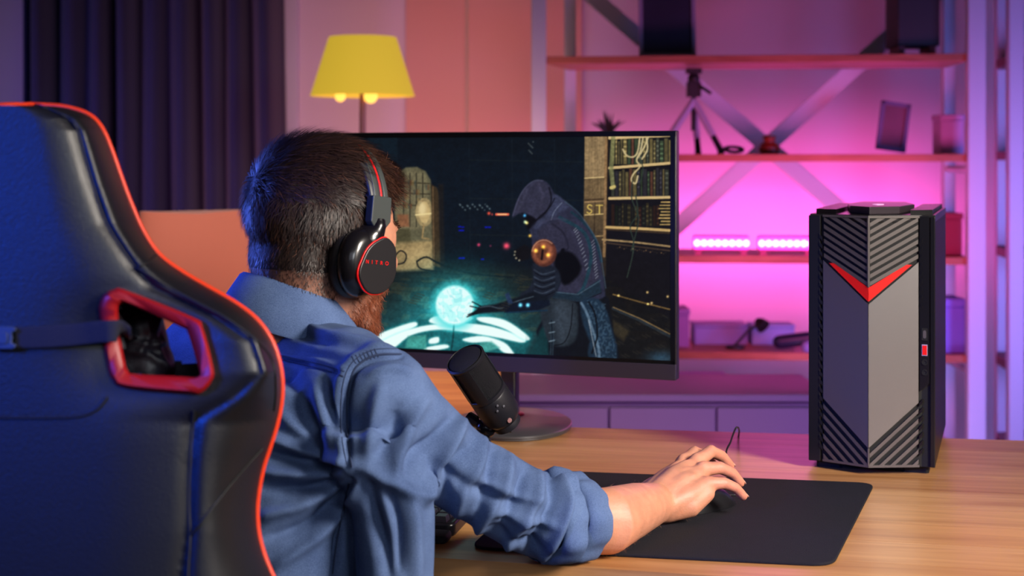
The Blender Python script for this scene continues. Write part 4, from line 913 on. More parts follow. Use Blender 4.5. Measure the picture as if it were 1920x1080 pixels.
# strap with its buckle, and the neck pillow cover seen through the opening
m_str = mat('navy_webbing', (22, 22, 40), .8, bump=.5, bscale=900); m_buc = mat('blue_lit_buckle', (46, 60, 92), .4)  # the buckle's colour holds the blue light falling on it
sp2 = [CPt(30, 633, -.004), CPt(90, 631, -.006), CPt(150, 626, -.010), CPt(184, 622, -.016), CPt(208, 621, -.020), CPt(226, 620, -.014), W(236, 620, cdep(236, 620)+.02), W(246, 622, cdep(240, 620)+.06)]
obj('strap', ribbon(bmesh.new(), spline(sp2, 6), .0095, .0012, Vector((0, -1, 0))), m_str, gc, smooth=50)
obj('strap', ribbon(bmesh.new(), spline([CPt(-14, 633, -.004), CPt(-80, 631, -.006), CPt(-190, 624, -.014), CPt(-250, 622, -.016)], 6), .0095, .0012, Vector((0, -1, 0))), m_str, gc, smooth=50)
bpoly = [(-18, 612), (24, 612), (32, 618), (22, 624), (24, 633), (22, 642), (32, 648), (24, 655), (-18, 655)]
pb_ = lambda u, v, d: CPt(u, v, d)
b_o = obj('buckle', prism(bmesh.new(), bpoly, pb_, -.003, -.011), m_buc, gc, bevel=.001, smooth=30, label='plastic side release buckle tinted by blue light')
obj('buckle_tongue', prism(bmesh.new(), [(-14, 622), (10, 622), (14, 627), (14, 640), (10, 645), (-14, 645)], pb_, -.011, -.0125), m_buc, b_o, bevel=.0005, smooth=30)
pd = D0+.075
bm = bmesh.new()
for c_, r_ in (((225, 640), .040), ((262, 650), .034), ((280, 690), .030), ((272, 615), .022), ((250, 690), .034)): ball(bm, W(c_[0], c_[1], pd+.03), (r_*.8, .03, r_))
me = remesh(bm, .003, 5); V_, N_ = getv(me); Q_ = topx(V_)
amp = np.zeros(len(V_))
for f in ([(296, 600), (288, 625), (292, 645), (310, 690)], [(250, 640), (285, 648), (305, 640)], [(240, 655), (280, 665), (312, 690)], [(275, 600), (280, 630), (262, 660)]):
    D_, _ = polydist(Q_, f); amp += .004*np.exp(-(D_/5)**2)
V_ += N_*amp[:, None]; setv(me, V_); obj('pillow_cover', me, mat('soft_black_leatherette', (40, 40, 48), .4, bump=.2, bscale=300), gc, smooth=180, label='wrinkled black pillow cover seen through the opening')
# seat, column and base (below the picture)
sx, sy = W(CX, 0, D0).x, 1.66
rgs = [ring((sx, sy, z), (q_*.27, 0, 0), (0, q_*.27, 0), 40, .5) for z, q_ in ((.40, .85), (.41, .97), (.46, 1), (.485, .97), (.492, .8))]
obj('seat', loft(bmesh.new(), rgs), m_lea, gc, smooth=60)
obj('gas_column', lathe(bmesh.new(), [(.04, .10), (.04, .22), (.025, .225), (.025, .40)], (sx, sy, 0), n=24), m_blk, gc)
for i in range(5):
    a = i*1.2566+.3; d = Vector((math.cos(a), math.sin(a), 0)); e = Vector((sx, sy, 0))+d*.31
    l = obj('base_arm', tube(bmesh.new(), [Vector((sx, sy, .12))+d*.03, Vector((sx, sy, .11))+d*.18, e+ez*.075], [.03, .024, .018], 10), m_blk, gc)
    obj('caster', lathe(bmesh.new(), [(.028, -.022), (.030, -.018), (.030, .018), (.028, .022)], e+ez*.030, (-d.y, d.x, 0), 20), m_blk, l)
for s_ in (-1, 1): obj('hinge_plate', box(bmesh.new(), (sx+s_*.27, 1.50, .50), (.02, .22, .12), Matrix.Rotation(.5, 3, 'X')), m_blk, gc, bevel=.004)

# ================================================================ THE MAN
YW = math.radians(-43); HS = .93
HO = W(606, 463, 1.85); HR = Matrix.Rotation(YW, 3, 'Z') @ Matrix.Rotation(math.radians(-7), 3, 'X')
def H(x, y, z): return HO+HR @ (Vector((x, y, z))*HS)
HRf = np.array(HR)
def toH(P): return ((P-np.array(HO)) @ HRf)/HS
Rb = Vector((math.cos(math.radians(-38)), math.sin(math.radians(-38)), 0)); Fb = Vector((-Rb.y, Rb.x, 0))
NB = W(553, 612, 1.83)                                # neck root
def hb(bm, c, r): return ball(bm, H(*c), tuple(x*HS for x in r), HR)
bm = bmesh.new()
hb(bm, (0, -.014, .042), (.074, .096, .084)); hb(bm, (0, .038, -.018), (.060, .060, .085)); hb(bm, (0, .045, .040), (.062, .052, .060))
hb(bm, (0, -.056, -.022), (.060, .043, .064)); hb(bm, (0, .050, -.075), (.047, .046, .036)); hb(bm, (0, .084, -.095), (.024, .018, .020))
for s_ in (-1, 1):
    hb(bm, (s_*.042, .066, -.014), (.024, .024, .022)); hb(bm, (s_*.052, .012, -.060), (.014, .034, .038)); hb(bm, (s_*.046, .050, .016), (.020, .034, .040)); capsule(bm, [H(s_*.052, -.01, -.04), H(s_*.046, .04, -.092), H(s_*.02, .08, -.104)], [.014*HS, .014*HS, .014*HS])
    # ear
    capsule(bm, [H(s_*.072, .002, -.050), H(s_*.076, -.012, -.040), H(s_*.080, -.020, -.018), H(s_*.080, -.014, -.002), H(s_*.076, .002, .0), H(s_*.073, .008, -.012)], [.007, .006, .005, .005, .005, .005])
    hb(bm, (s_*.073, -.006, -.022), (.005, .014, .022)); hb(bm, (s_*.034, .080, .034), (.020, .012, .009))
capsule(bm, [H(0, .092, .026), H(0, .106, .004), H(0, .114, -.014)], [.008, .009, .010]); capsule(bm, [H(-.014, .106, -.022), H(0, .114, -.022), H(.014, .106, -.022)], [.008, .009, .008])
capsule(bm, [H(-.022, .092, -.050), H(0, .103, -.047), H(.022, .092, -.050)], [.006, .0075, .006]); capsule(bm, [H(-.018, .090, -.061), H(0, .100, -.061), H(.018, .090, -.061)], [.006, .008, .006])
# neck, shoulders, trunk inside the shirt
nk0 = H(0, -.025, -.03); nk1 = NB-ez*.02+Fb*.0
capsule(bm, [nk0-Fb*.004, nk0.lerp(nk1, .5)-Fb*.008, nk1, nk1-ez*.06-Fb*.01], [.060, .057, .062, .075], 24)
SRr, SL = W(712, 742, 1.68), W(380, 672, 1.90)
CH = (SRr+SL)/2-ez*.05-Fb*.01
capsule(bm, [SL, SL.lerp(nk1, .5)-ez*.04, nk1-ez*.065, SRr], [.034, .036, .050, .034]); capsule(bm, [CH, CH-ez*.18-Fb*.03, CH-ez*.38-Fb*.06], [.066, .07, .085], 24)
# right arm
EL = W(1066, 978, 1.785); FW1, FW2, WR_ = W(1138, 977, 1.805), W(1192, 955, 1.885), W(1230, 943, 1.955)
capsule(bm, [SRr, W(770, 808, 1.695), W(868, 888, 1.73), W(985, 960, 1.765), EL], [.036, .034, .028, .025, .030]); capsule(bm, [EL, FW1, FW2, WR_], [.038, .0400, .0330, .0262], 24)
# left arm to the keyboard
EL2 = SL+Vector((-.03, .10, -.17)); WR2 = Vector((-.275, 2.02, .80)); capsule(bm, [SL, EL2], [.042, .036]); capsule(bm, [EL2, WR2], [.036, .026])
# hands in a frame at the wrist: f forward, r towards the little finger, u up
def hand(bm, O, yaw_, k, side, pose):
    f = Vector((math.sin(yaw_), math.cos(yaw_), 0)); r = Vector((math.cos(yaw_), -math.sin(yaw_), 0))*side
    def P(a, b, c): return O+f*a*k+r*b*k+ez*c*k
    for tip in pose['fingers']: capsule(bm, [P(*p[:3]) for p in tip], [p[3]*k for p in tip], 14)
    for pts in pose['palm']: capsule(bm, [P(*p[:3]) for p in pts], [p[3]*k for p in pts], 16)
    return P
mouse_pose = {
 'fingers': [
  [(.088, -.030, .036, .0105), (.122, -.034, .048, .0090), (.145, -.034, .040, .0082), (.163, -.034, .026, .0072)],
  [(.090, -.008, .040, .0108), (.128, -.009, .052, .0094), (.152, -.009, .042, .0084), (.170, -.008, .026, .0072)],
  [(.082, .013, .036, .0104), (.110, .022, .036, .0092), (.131, .027, .026, .0082), (.145, .030, .011, .0072)],
  [(.066, .034, .022, .0098), (.090, .046, .021, .0084), (.107, .052, .013, .0074), (.120, .055, .000, .0068)],
  [(.020, -.032, .010, .0135), (.052, -.050, .010, .0115), (.082, -.052, .004, .0100), (.106, -.048, -.002, .0085)]],
 'palm': [
  [(.0, -.010, .004, .0215), (.045, -.020, .022, .0165), (.086, -.026, .034, .0115)],
  [(.0, .0, .006, .0215), (.045, -.003, .028, .0170), (.088, -.006, .037, .0120)],
  [(.0, .008, .002, .0205), (.042, .013, .022, .0165), (.080, .013, .032, .0118)],
  [(.0, .012, -.004, .0190), (.036, .026, .008, .0175), (.066, .033, .020, .0120)],
  [(.004, -.014, -.002, .0190), (.030, -.032, .006, .0165), (.050, -.045, .008, .0130)],
  [(.006, .012, -.010, .0165), (.036, .030, -.004, .0165), (.062, .036, .010, .0130)]]}
hy = math.radians(47); HW = Vector(WR_)
PH = hand(bm, HW, hy, .96, 1, mouse_pose)
hand(bm, WR2+ez*.012, math.radians(8), 1.0, -1, {'palm': mouse_pose['palm'], 'fingers': [[(a, b, c*.5, d) for a, b, c, d in f_] for f_ in mouse_pose['fingers']]})
me = remesh(bm, .0024, 5)
V_, N_ = getv(me); Q_ = topx(V_); tc_ = -V_/np.linalg.norm(V_-[0, 0, CZ], axis=1)[:, None]
# knuckles, tendons and creases of the right hand
hm = (V_[:, 1] > 1.9) & (V_[:, 0] > .16)
amp = np.zeros(len(V_))
for a, b, c in ((.090, -.030, .050), (.092, -.008, .056), (.084, .014, .051), (.070, .034, .040)):
    D_ = np.linalg.norm(V_-np.array(PH(a, b, c)), axis=1); amp += .0030*np.exp(-(D_/.0085)**2)
for (a, b, c), (a2, b2, c2) in (((.03, -.012, .03), (.088, -.028, .052)), ((.03, -.004, .032), (.09, -.007, .057)), ((.03, .004, .030), (.082, .014, .052)), ((.03, .012, .024), (.068, .034, .042))):
    A_, B_ = np.array(PH(a, b, c)), np.array(PH(a2, b2, c2)); ab = B_-A_; t = np.clip(((V_-A_) @ ab)/(ab @ ab), 0, 1); D_ = np.linalg.norm(V_-A_-t[:, None]*ab, axis=1); amp += .0020*np.exp(-(D_/.0036)**2)
for a, b, c in ((.128, -.009, .060), (.122, -.034, .056), (.113, .020, .054), (.092, .046, .040)):
    D_ = np.linalg.norm(V_-np.array(PH(a, b, c)), axis=1); amp += .0010*np.exp(-(D_/.006)**2)
V_ += N_*(amp*hm)[:, None]; setv(me, V_)
# skin with the beard's shadow painted as a darker complexion
m_skin = bpy.data.materials.new('skin'); m_skin.use_nodes = True; nt = m_skin.node_tree; b_ = nt.nodes['Principled BSDF']
hc = toH(V_); beard = sm(hc[:, 1], -.012, .020)*(1-sm(hc[:, 2], -.035, -.018))*(hc[:, 2] > -.16)*(1-sm(np.abs(hc[:, 0]), .10, .12)); beard *= np.linalg.norm(hc, axis=1) < .18
beard *= sm(hc[:, 2], -.118, -.100)
nape = sm(hc[:, 2], -.095, -.035)*(hc[:, 1] < .01)*(np.linalg.norm(hc, axis=1) < .2)
pink = hm.astype(float)*sm(topx(V_)[:, 0], 1300, 1390)
colr = np.array(lin((204, 140, 112)))[None]*np.ones((len(V_), 1)); 
for wt, c_ in ((beard*.72, (118, 66, 46)), (nape*.78, (74, 52, 48)), (pink*.35, (228, 130, 112))): colr = colr*(1-wt[:, None])+np.array(lin(c_))*wt[:, None]
ca = me.color_attributes.new('tone', 'FLOAT_COLOR', 'POINT'); ca.data.foreach_set('color', np.concatenate([colr, np.ones((len(V_), 1))], 1).astype(np.float32).ravel())
vc = nt.nodes.new('ShaderNodeVertexColor'); vc.layer_name = 'tone'; tcn = nt.nodes.new('ShaderNodeTexCoord')
n1 = nt.nodes.new('ShaderNodeTexNoise'); n1.inputs['Scale'].default_value = 55; n1.inputs['Detail'].default_value = 6; nt.links.new(tcn.outputs['Object'], n1.inputs['Vector'])
mr_ = nt.nodes.new('ShaderNodeMapRange'); mr_.inputs['From Min'].default_value = .3; mr_.inputs['From Max'].default_value = .7; mr_.inputs['To Min'].default_value = .86; mr_.inputs['To Max'].default_value = 1.1; nt.links.new(n1.outputs['Fac'], mr_.inputs['Value'])
mxn = nt.nodes.new('ShaderNodeVectorMath'); mxn.operation = 'SCALE'; nt.links.new(vc.outputs[0], mxn.inputs[0]); nt.links.new(mr_.outputs[0], mxn.inputs['Scale']); nt.links.new(mxn.outputs[0], b_.inputs['Base Color'])
b_.inputs['Roughness'].default_value = .5; b_.inputs['Subsurface Weight'].default_value = .12; b_.inputs['Subsurface Radius'].default_value = (1, .35, .2); b_.inputs['Subsurface Scale'].default_value = .006
bp = nt.nodes.new('ShaderNodeBump'); bp.inputs['Strength'].default_value = .3; bp.inputs['Distance'].default_value = .0012; n2 = nt.nodes.new('ShaderNodeTexNoise'); n2.inputs['Scale'].default_value = 420; n2.inputs['Detail'].default_value = 3
nt.links.new(tcn.outputs['Object'], n2.inputs['Vector']); nt.links.new(n2.outputs['Fac'], bp.inputs['Height']); nt.links.new(bp.outputs[0], b_.inputs['Normal'])
pe = thing('person', 'man seen from behind in rolled-sleeve blue shirt with short dark hair and reddish beard', 'person', (NB.x, 1.66, .49))
off = np.array(root_loc(pe))
bodyV, bodyN, bodyH = V_.copy(), N_.copy(), hc
tri = np.array([list(p.vertices)[:3] for p in me.polygons]); 
obj('body', me, m_skin, pe, smooth=180)
# eyes, nails
for s_ in (-1, 1):
    e = obj('eye', ball(bmesh.new(), H(s_*.031, .078, .018), .0118), mat('eye_white', (235, 230, 225), .15), pe); obj('iris', ball(bmesh.new(), H(s_*.031, .0865, .018), .0055), mat('brown_iris', (60, 40, 28), .1), e)
    obj('eyelid', tube(bmesh.new(), spline([H(s_*.018, .086, .020), H(s_*.031, .0925, .026), H(s_*.045, .082, .020)], 4), .0022, 8), m_skin, pe)
m_nail = mat('fingernail', (236, 180, 162), .3)
for f_ in mouse_pose['fingers']:
    p1, p2 = Vector(PH(*f_[-2][:3])), Vector(PH(*f_[-1][:3])); d = (p2-p1).normalized(); up = (ez-d*d.z).normalized(); r_ = f_[-1][3]
    obj('fingernail', ball(bmesh.new(), p2+d*r_*.35+up*r_*.62, (r_*.62, r_*.22, r_*.85), Matrix((d.cross(up), up, d)).transposed(), 12, 8), m_nail, pe)

# ---- hair: a fitted cap plus single strands
rad = np.linalg.norm(bodyH, axis=1)
x_, y_, z_ = bodyH[:, 0], bodyH[:, 1], bodyH[:, 2]
hl = np.where(y_ < -.045, -.040, np.interp(y_, [-.045, -.02, .0, .012, .03, .055, .075, .10], [-.040, -.030, .030, .0, .046, .068, .080, .090]))
hw = sm(z_-hl, -.004, .020)*(rad < .16)*(1-sm(y_, .066, .084))          # 0 bare .. 1 full hair
thick = .003+.007*sm(z_, -.03, .04)+.010*sm(z_, .06, .12)+.012*sm(z_, .07, .11)*sm(y_, .0, .06)
keep = hw > .25
ln = noise
nz_ = np.array([noise.noise(Vector((a*55, b*55, c*30))) for a, b, c in bodyH[keep]]); nzf = np.zeros(len(bodyV)); nzf[keep] = nz_
capV = bodyV+bodyN*(thick*(.15+.75*hw)*(1+.28*nzf))[:, None]
fk = keep[np.array([p for t in tri for p in t]).reshape(-1, 3)].all(1)
bme = bpy.data.objects['body'].data; faces = [list(p.vertices) for p, k_ in zip(bme.polygons, [keep[list(p.vertices)].all() for p in bme.polygons]) if k_]
used = sorted({v for f in faces for v in f}); mp_ = {v: i for i, v in enumerate(used)}
cme = bpy.data.meshes.new('hair'); cme.from_pydata([tuple(v) for v in capV[used]], [], [[mp_[v] for v in f] for f in faces]); 
m_hair = mat('dark_brown_hair', (34, 23, 21), .6, var=.4, vscale=160, spec=.35)
hr = obj('hair', cme, m_hair, pe, smooth=180)
def strands(name, parent, m, cand, n, length, width, lift, flow, jit, kind=None, base_=None, label=None):
    base = bodyV if base_ is None else base_
    ix = rng.choice(np.where(cand > 0)[0], n, p=cand[cand > 0]/cand[cand > 0].sum())
    vs, fs = [], []
    for c, i in enumerate(ix):
        p = Vector(base[i]+rng.normal(0, .0012, 3)); nrm = Vector(bodyN[i]); d = Vector(flow(i)); d = (d-nrm*d.dot(nrm))
        if d.length < 1e-6: d = nrm.orthogonal()
        d.normalize(); d += Vector(rng.normal(0, jit, 3)); d = (d-nrm*d.dot(nrm)).normalized()
        L = length(i)*rng.uniform(.7, 1.15); sd = d.cross(nrm).normalized()*width*rng.uniform(.7, 1.2); k = len(vs)
        for s_, u in enumerate((0, .35, .7, 1)):
            q_ = p+d*L*u+nrm*(lift*L*(u-.55*u*u)); w_ = sd*(1, .9, .6, .06)[s_]; vs += [tuple(q_-w_), tuple(q_+w_)]
        for s_ in range(3): a = k+s_*2; fs.append((a, a+1, a+3, a+2))
    mm = bpy.data.meshes.new(name); mm.from_pydata(vs, [], fs); return obj(name, mm, m, parent, smooth=180, kind=kind, label=label)
HRm = np.array(HR)
def flow_hair(i):
    p = bodyH[i]; crown = np.array([0, -.055, .125]); d = p-crown
    if p[2] > .055: d = d*.6+np.array([.05*np.sign(p[0])*0+.03, .08, -.0])
    else: d = d*.5+np.array([0, -.02, -.12])
    return tuple(HRm @ d)
m_str_ = [mat('hair_strands', (46, 30, 26), .45, spec=.45, var=.4, vscale=200), mat('hair_strands_light', (92, 58, 44), .45, spec=.4, var=.3, vscale=200)]
cand = np.where(keep, hw*(.4+sm(z_, -.06, .05)), 0)
Lh = lambda i: float(.007+.012*sm(bodyH[i, 2], -.01, .06)+.016*sm(bodyH[i, 2], .06, .11)+.010*sm(bodyH[i, 1], .02, .06)*(bodyH[i, 2] > .06))
strands('hair_strands', hr, m_str_[0], cand, 17000, Lh, .00042, .6, flow_hair, .26, 'stuff', capV-bodyN*.0008)
strands('hair_strands', hr, m_str_[1], cand*(y_ > -.02)+cand*.15, 5000, Lh, .0004, .55, flow_hair, .3, 'stuff', capV-bodyN*.0008)
fq = cand*sm(y_, .025, .06)*sm(z_, .04, .08)
strands('fringe', hr, m_str_[1], fq, 2600, lambda i: .034, .0004, .8, lambda i: tuple(HRm @ np.array([.02, .3, .12])), .3, 'stuff', capV-bodyN*.002)
# fading stubble on the nape, and the beard
nap = ((z_ < hl+.02) & (z_ > hl-.035) & (y_ < .0) & (rad < .17)).astype(float)
strands('nape_stubble', hr, m_str_[0], nap, 5200, lambda i: .0045, .00026, .5, flow_hair, .3, 'stuff')
m_brd = mat('red_brown_beard', (128, 66, 40), .5, var=.4, vscale=200)
strands('beard', pe, m_brd, np.where(beard > .3, beard, 0), 9000, lambda i: .0065, .00028, .8, lambda i: tuple(HRm @ np.array([0, .35, -1])), .35, 'stuff', None, 'short reddish beard along the jaw')
eb = ((np.abs(z_-.040) < .005) & (y_ > .06) & (np.abs(np.abs(x_)-.033) < .018)).astype(float)
strands('eyebrow', pe, m_str_[0], eb, 500, lambda i: .007, .0004, .3, lambda i: tuple(HRm @ np.array([np.sign(bodyH[i, 0]), 0, .1])), .2, 'stuff')
fa = ((topx(bodyV)[:, 0] > 1125) & (bodyV[:, 1] > 1.78) & (bodyV[:, 1] < 1.96) & (bodyV[:, 0] > .1)).astype(float)
fdir = (WR_-FW1).normalized()
strands('forearm_hair', pe, mat('fine_arm_hair', (190, 132, 98), .5), fa, 450, lambda i: .009, .00008, .5, lambda i: tuple(fdir+Vector((.2, 0, -.3))), .5, 'stuff')

# ---- shirt
bm = bmesh.new()
SH1 = SRr
capsule(bm, [SL-Vector((0, 0, .0)), SL.lerp(NB, .5)+ez*.002, NB-ez*.050, W(655, 692, 1.73), SH1], [.058, .057, .062, .050, .055], 28)   # yoke
TB = W(655, 1080, 1.62)
lat = Rb
secs = [(CH+ez*.055, .150, .085), (CH, .158, .105), (CH-ez*.09-Fb*.015, .150, .110), (CH-ez*.19-Fb*.03, .143, .108), (CH-ez*.30-Fb*.045, .150, .112), (CH-ez*.40-Fb*.05, .158, .118)]
shift = Vector((.0, 0, 0))
loft(bm, [ring(c+shift, lat*a, Fb*b, 40, .85) for c, a, b in secs])
armp = [SH1, W(765, 806, 1.695), W(866, 886, 1.73), W(985, 955, 1.765), W(1045, 976, 1.785), W(1065, 977, 1.79)]
capsule(bm, armp, [.0570, .0545, .0475, .0495, .0520, .0470], 32)
capsule(bm, [W(650, 770, 1.71), W(690, 850, 1.70)], [.070, .055], 24)
capsule(bm, [SL, EL2, WR2.lerp(EL2, .55)], [.060, .052, .045], 24)
# loose cloth hanging under the arm down to the waist
loft(bm, [ring(W(x, y, 1.66), (w_, 0, 0), (0, .055, 0), 24) for x, y, w_ in ((690, 800, .06), (722, 900, .05), (738, 960, .045), (742, 1080, .042), (746, 1200, .045))])
me = remesh(bm, .0030, 10)
V_, N_ = getv(me); Q_ = topx(V_); fc_ = np.einsum('ij,ij->i', N_, -(V_-[0, 0, CZ])/np.linalg.norm(V_-[0, 0, CZ], axis=1)[:, None])
vis = sm(fc_, .0, .30); amp = np.zeros(len(V_))
def fold_(pts, wpx, a):
    global amp
    pts = [(p.x, p.y) for p in spline([(x, y, 0) for x, y in pts], 5)]
    D_, T_ = polydist(Q_, pts); amp += 1.8*a*np.exp(-(D_/wpx)**2)*np.sqrt(np.clip(4*T_*(1-T_), 0, 1)+.15)*vis
for pts, wpx, a in (
 # sleeve
 ([(868, 790), (845, 835), (805, 905), (792, 940)], 11, .0068), ([(850, 782), (818, 822), (780, 850), (762, 880)], 13, -.0068), ([(880, 835), (842, 880), (832, 940)], 12, -.0055),
 ([(745, 770), (735, 820), (705, 860)], 16, -.0055), ([(715, 720), (700, 780), (690, 850)], 14, .0045), ([(800, 745), (772, 790), (748, 850), (742, 900)], 13, .0055),
 ([(905, 820), (895, 870), (865, 930), (858, 965)], 11, .0052), ([(925, 838), (918, 890), (895, 960)], 10, -.0050), ([(955, 858), (945, 910), (905, 975), (895, 1000)], 11, .0060),
 ([(985, 878), (975, 920), (940, 985)], 9, -.0055), ([(1010, 888), (1005, 935), (965, 1000), (950, 1030)], 11, .0066), ([(1030, 890), (1038, 940), (1010, 1000), (985, 1040)], 9, -.0062),
 ([(1050, 890), (1065, 945), (1040, 1010), (1015, 1050)], 10, .0066), ([(1066, 892), (1084, 940), (1072, 1000), (1045, 1050)], 8, -.0066),
 ([(690, 700), (740, 690), (775, 700)], 9, .0030), ([(680, 880), (740, 910), (800, 935)], 13, .0050), ([(820, 870), (860, 900), (930, 930), (980, 940)], 12, -.0035),
 ([(900, 900), (950, 925), (1010, 940)], 9, .0045), ([(930, 960), (985, 975), (1040, 985)], 9, .0045), ([(920, 990), (975, 1015), (1030, 1035)], 9, -.0045),
 # shoulder seam and yoke seam
 ([(752, 668), (700, 672), (668, 690), (655, 715), (648, 760), (650, 820), (655, 872)], 5, -.0050), ([(742, 655), (690, 660), (655, 684), (640, 715), (634, 760), (637, 820), (645, 868)], 8, .0036),
 ([(470, 660), (540, 678), (600, 688), (642, 702)], 4, -.0040), ([(470, 651), (540, 669), (600, 679), (645, 693)], 6, .0026),
 # back folds pulling to the armpit
 ([(500, 820), (560, 842), (620, 858), (660, 870)], 11, .0060), ([(500, 850), (570, 865), (640, 876)], 9, -.0055), ([(490, 885), (570, 890), (650, 885)], 12, .0060), ([(500, 915), (580, 915), (650, 893)], 10, -.0055),
 ([(490, 970), (560, 950), (620, 918), (655, 892)], 13, .0066), ([(500, 1010), (580, 980), (640, 925), (662, 895)], 11, -.0060), ([(520, 1060), (590, 1010), (645, 950), (668, 905)], 12, .0055),
 ([(540, 700), (570, 760), (600, 820)], 14, -.0035), ([(590, 720), (605, 780), (625, 840)], 12, .0040), ([(500, 740), (540, 790), (590, 830)], 13, .0035), ([(610, 700), (622, 760), (638, 820)], 8, -.0030),
 ([(640, 1000), (632, 1040), (622, 1090)], 4, -.0050), ([(660, 905), (640, 970), (630, 1030), (624, 1090)], 6, -.0040), ([(690, 900), (700, 960), (720, 1030), (730, 1090)], 16, -.0060),
 ([(760, 915), (775, 970), (778, 1040), (780, 1090)], 12, .0050), ([(728, 920), (748, 980), (752, 1070)], 9, -.0045),
 # collar stand and shoulder top
 ([(560, 600), (600, 625), (660, 640), (720, 650)], 10, .0045), ([(500, 590), (560, 620), (620, 650)], 14, -.0030), ([(540, 640), (600, 655), (660, 668)], 10, .0025)): fold_(pts, wpx, a)
fr1 = np.array([noise.noise(Vector((a*16, b*16, c*9))) for a, b, c in V_]); fr2 = np.array([noise.noise(Vector((a*45+9, b*45, c*28))) for a, b, c in V_])
amp += .0022*fr1+.0009*fr2
V_ += N_*amp[:, None]
# keep the elbow on the desk top and the trunk clear of its edge
ondesk = (Q_[:, 0] > 800) & (V_[:, 2] < DZ+.005) & (V_[:, 1] > 1.70); V_[ondesk, 2] = DZ+.005
setv(me, V_)
m_shirt = mat('blue_chambray', (84, 112, 172), .9, spec=.2)
nt = m_shirt.node_tree; b_ = nt.nodes['Principled BSDF']; tcn = nt.nodes.new('ShaderNodeTexCoord')
n1 = nt.nodes.new('ShaderNodeTexNoise'); n1.inputs['Scale'].default_value = 1100; n1.inputs['Detail'].default_value = 2; n0 = nt.nodes.new('ShaderNodeTexNoise'); n0.inputs['Scale'].default_value = 14; n0.inputs['Detail'].default_value = 6
for q_ in (n1, n0): nt.links.new(tcn.outputs['Object'], q_.inputs['Vector'])
ad = nt.nodes.new('ShaderNodeMath'); ad.operation = 'ADD'; nt.links.new(n1.outputs['Fac'], ad.inputs[0]); nt.links.new(n0.outputs['Fac'], ad.inputs[1])
mr_ = nt.nodes.new('ShaderNodeMapRange'); mr_.inputs['From Min'].default_value = .75; mr_.inputs['From Max'].default_value = 1.25; nt.links.new(ad.outputs[0], mr_.inputs['Value'])
mx = nt.nodes.new('ShaderNodeMix'); mx.data_type = 'RGBA'; mx.inputs['A'].default_value = (*lin((64, 83, 124)), 1); mx.inputs['B'].default_value = (*lin((97, 119, 163)), 1); nt.links.new(mr_.outputs[0], mx.inputs['Factor']); nt.links.new(mx.outputs['Result'], b_.inputs['Base Color'])
bp = nt.nodes.new('ShaderNodeBump'); bp.inputs['Strength'].default_value = .35; bp.inputs['Distance'].default_value = .0012; nt.links.new(ad.outputs[0], bp.inputs['Height']); nt.links.new(bp.outputs[0], b_.inputs['Normal'])
shirt = obj('shirt', me, m_shirt, pe, smooth=180, label='blue chambray shirt')
# stitched seams laid on the cloth
from mathutils.bvhtree import BVHTree
bv = BVHTree.FromPolygons([tuple(v) for v in V_], [list(p.vertices) for p in shirt.data.polygons])
m_sm = mat('dark_blue_stitching', (40, 54, 88), .9)
def seam_on(pts, r_, m_, name='seam', lift=.0002):
    out = []
    for p in spline([(x, y, 0) for x, y in pts], 7):
        d = (W(p.x, p.y, 1)-Vector((0, 0, CZ))).normalized(); h = bv.ray_cast(Vector((0, 0, CZ)), d)
        if h[0] and (not out or (h[0]-out[-1]).length < .05): out.append(h[0]-d*lift)
    if len(out) > 3: obj(name, tube(bmesh.new(), out, r_, 6), m_, shirt, smooth=80)
seam_on([(752, 664), (705, 666), (672, 684), (657, 712), (650, 760), (652, 820), (660, 876)], .0013, m_sm)
seam_on([(744, 654), (700, 656), (664, 676), (646, 708), (639, 760), (641, 820), (650, 870)], .0006, m_sm)
seam_on([(520, 672), (570, 684), (610, 694), (644, 706)], .0012, m_sm); seam_on([(522, 665), (570, 676), (612, 686), (646, 697)], .0006, m_sm)
seam_on([(655, 905), (640, 970), (630, 1030), (624, 1076)], .0011, m_sm)
for k_ in range(7): seam_on([(668+k_*7, 682-k_*2.0), (664+k_*7, 676-k_*2.2), (660+k_*7, 668-k_*2.4)], .0006, m_sm, 'stitch')
# collar: a folded band round the neck
cn = (nk0*.42+nk1*.58)
ax_ = (nk0-nk1).normalized(); cc0 = W(550, 603, 1.83)
r1 = Vector((Rb.x, Rb.y, -.12)).normalized(); f1 = Vector((Fb.x, Fb.y, -.30)).normalized()
rg = []
nC = 64
prof = [(.066, .030), (.0675, .040), (.071, .0435), (.076, .040), (.085, .012), (.094, -.018), (.0935, -.022), (.090, -.020), (.080, .004), (.068, .018)]
for i in range(nC):
    a = math.radians(-90-152+304*i/(nC-1))              # opens at the throat
    d = r1*math.cos(a)+f1*math.sin(a); fl = 1+.05*math.sin(3*a+1)
    rg.append([cc0+d*(.95*r*(1 if h > .03 else fl)*(.92 if h > .02 else 1.0))+Vector((0, 0, 1))*(h*1.0) for r, h in prof])
obj('collar', loft(bmesh.new(), rg), m_shirt, shirt, smooth=60, label='folded collar')
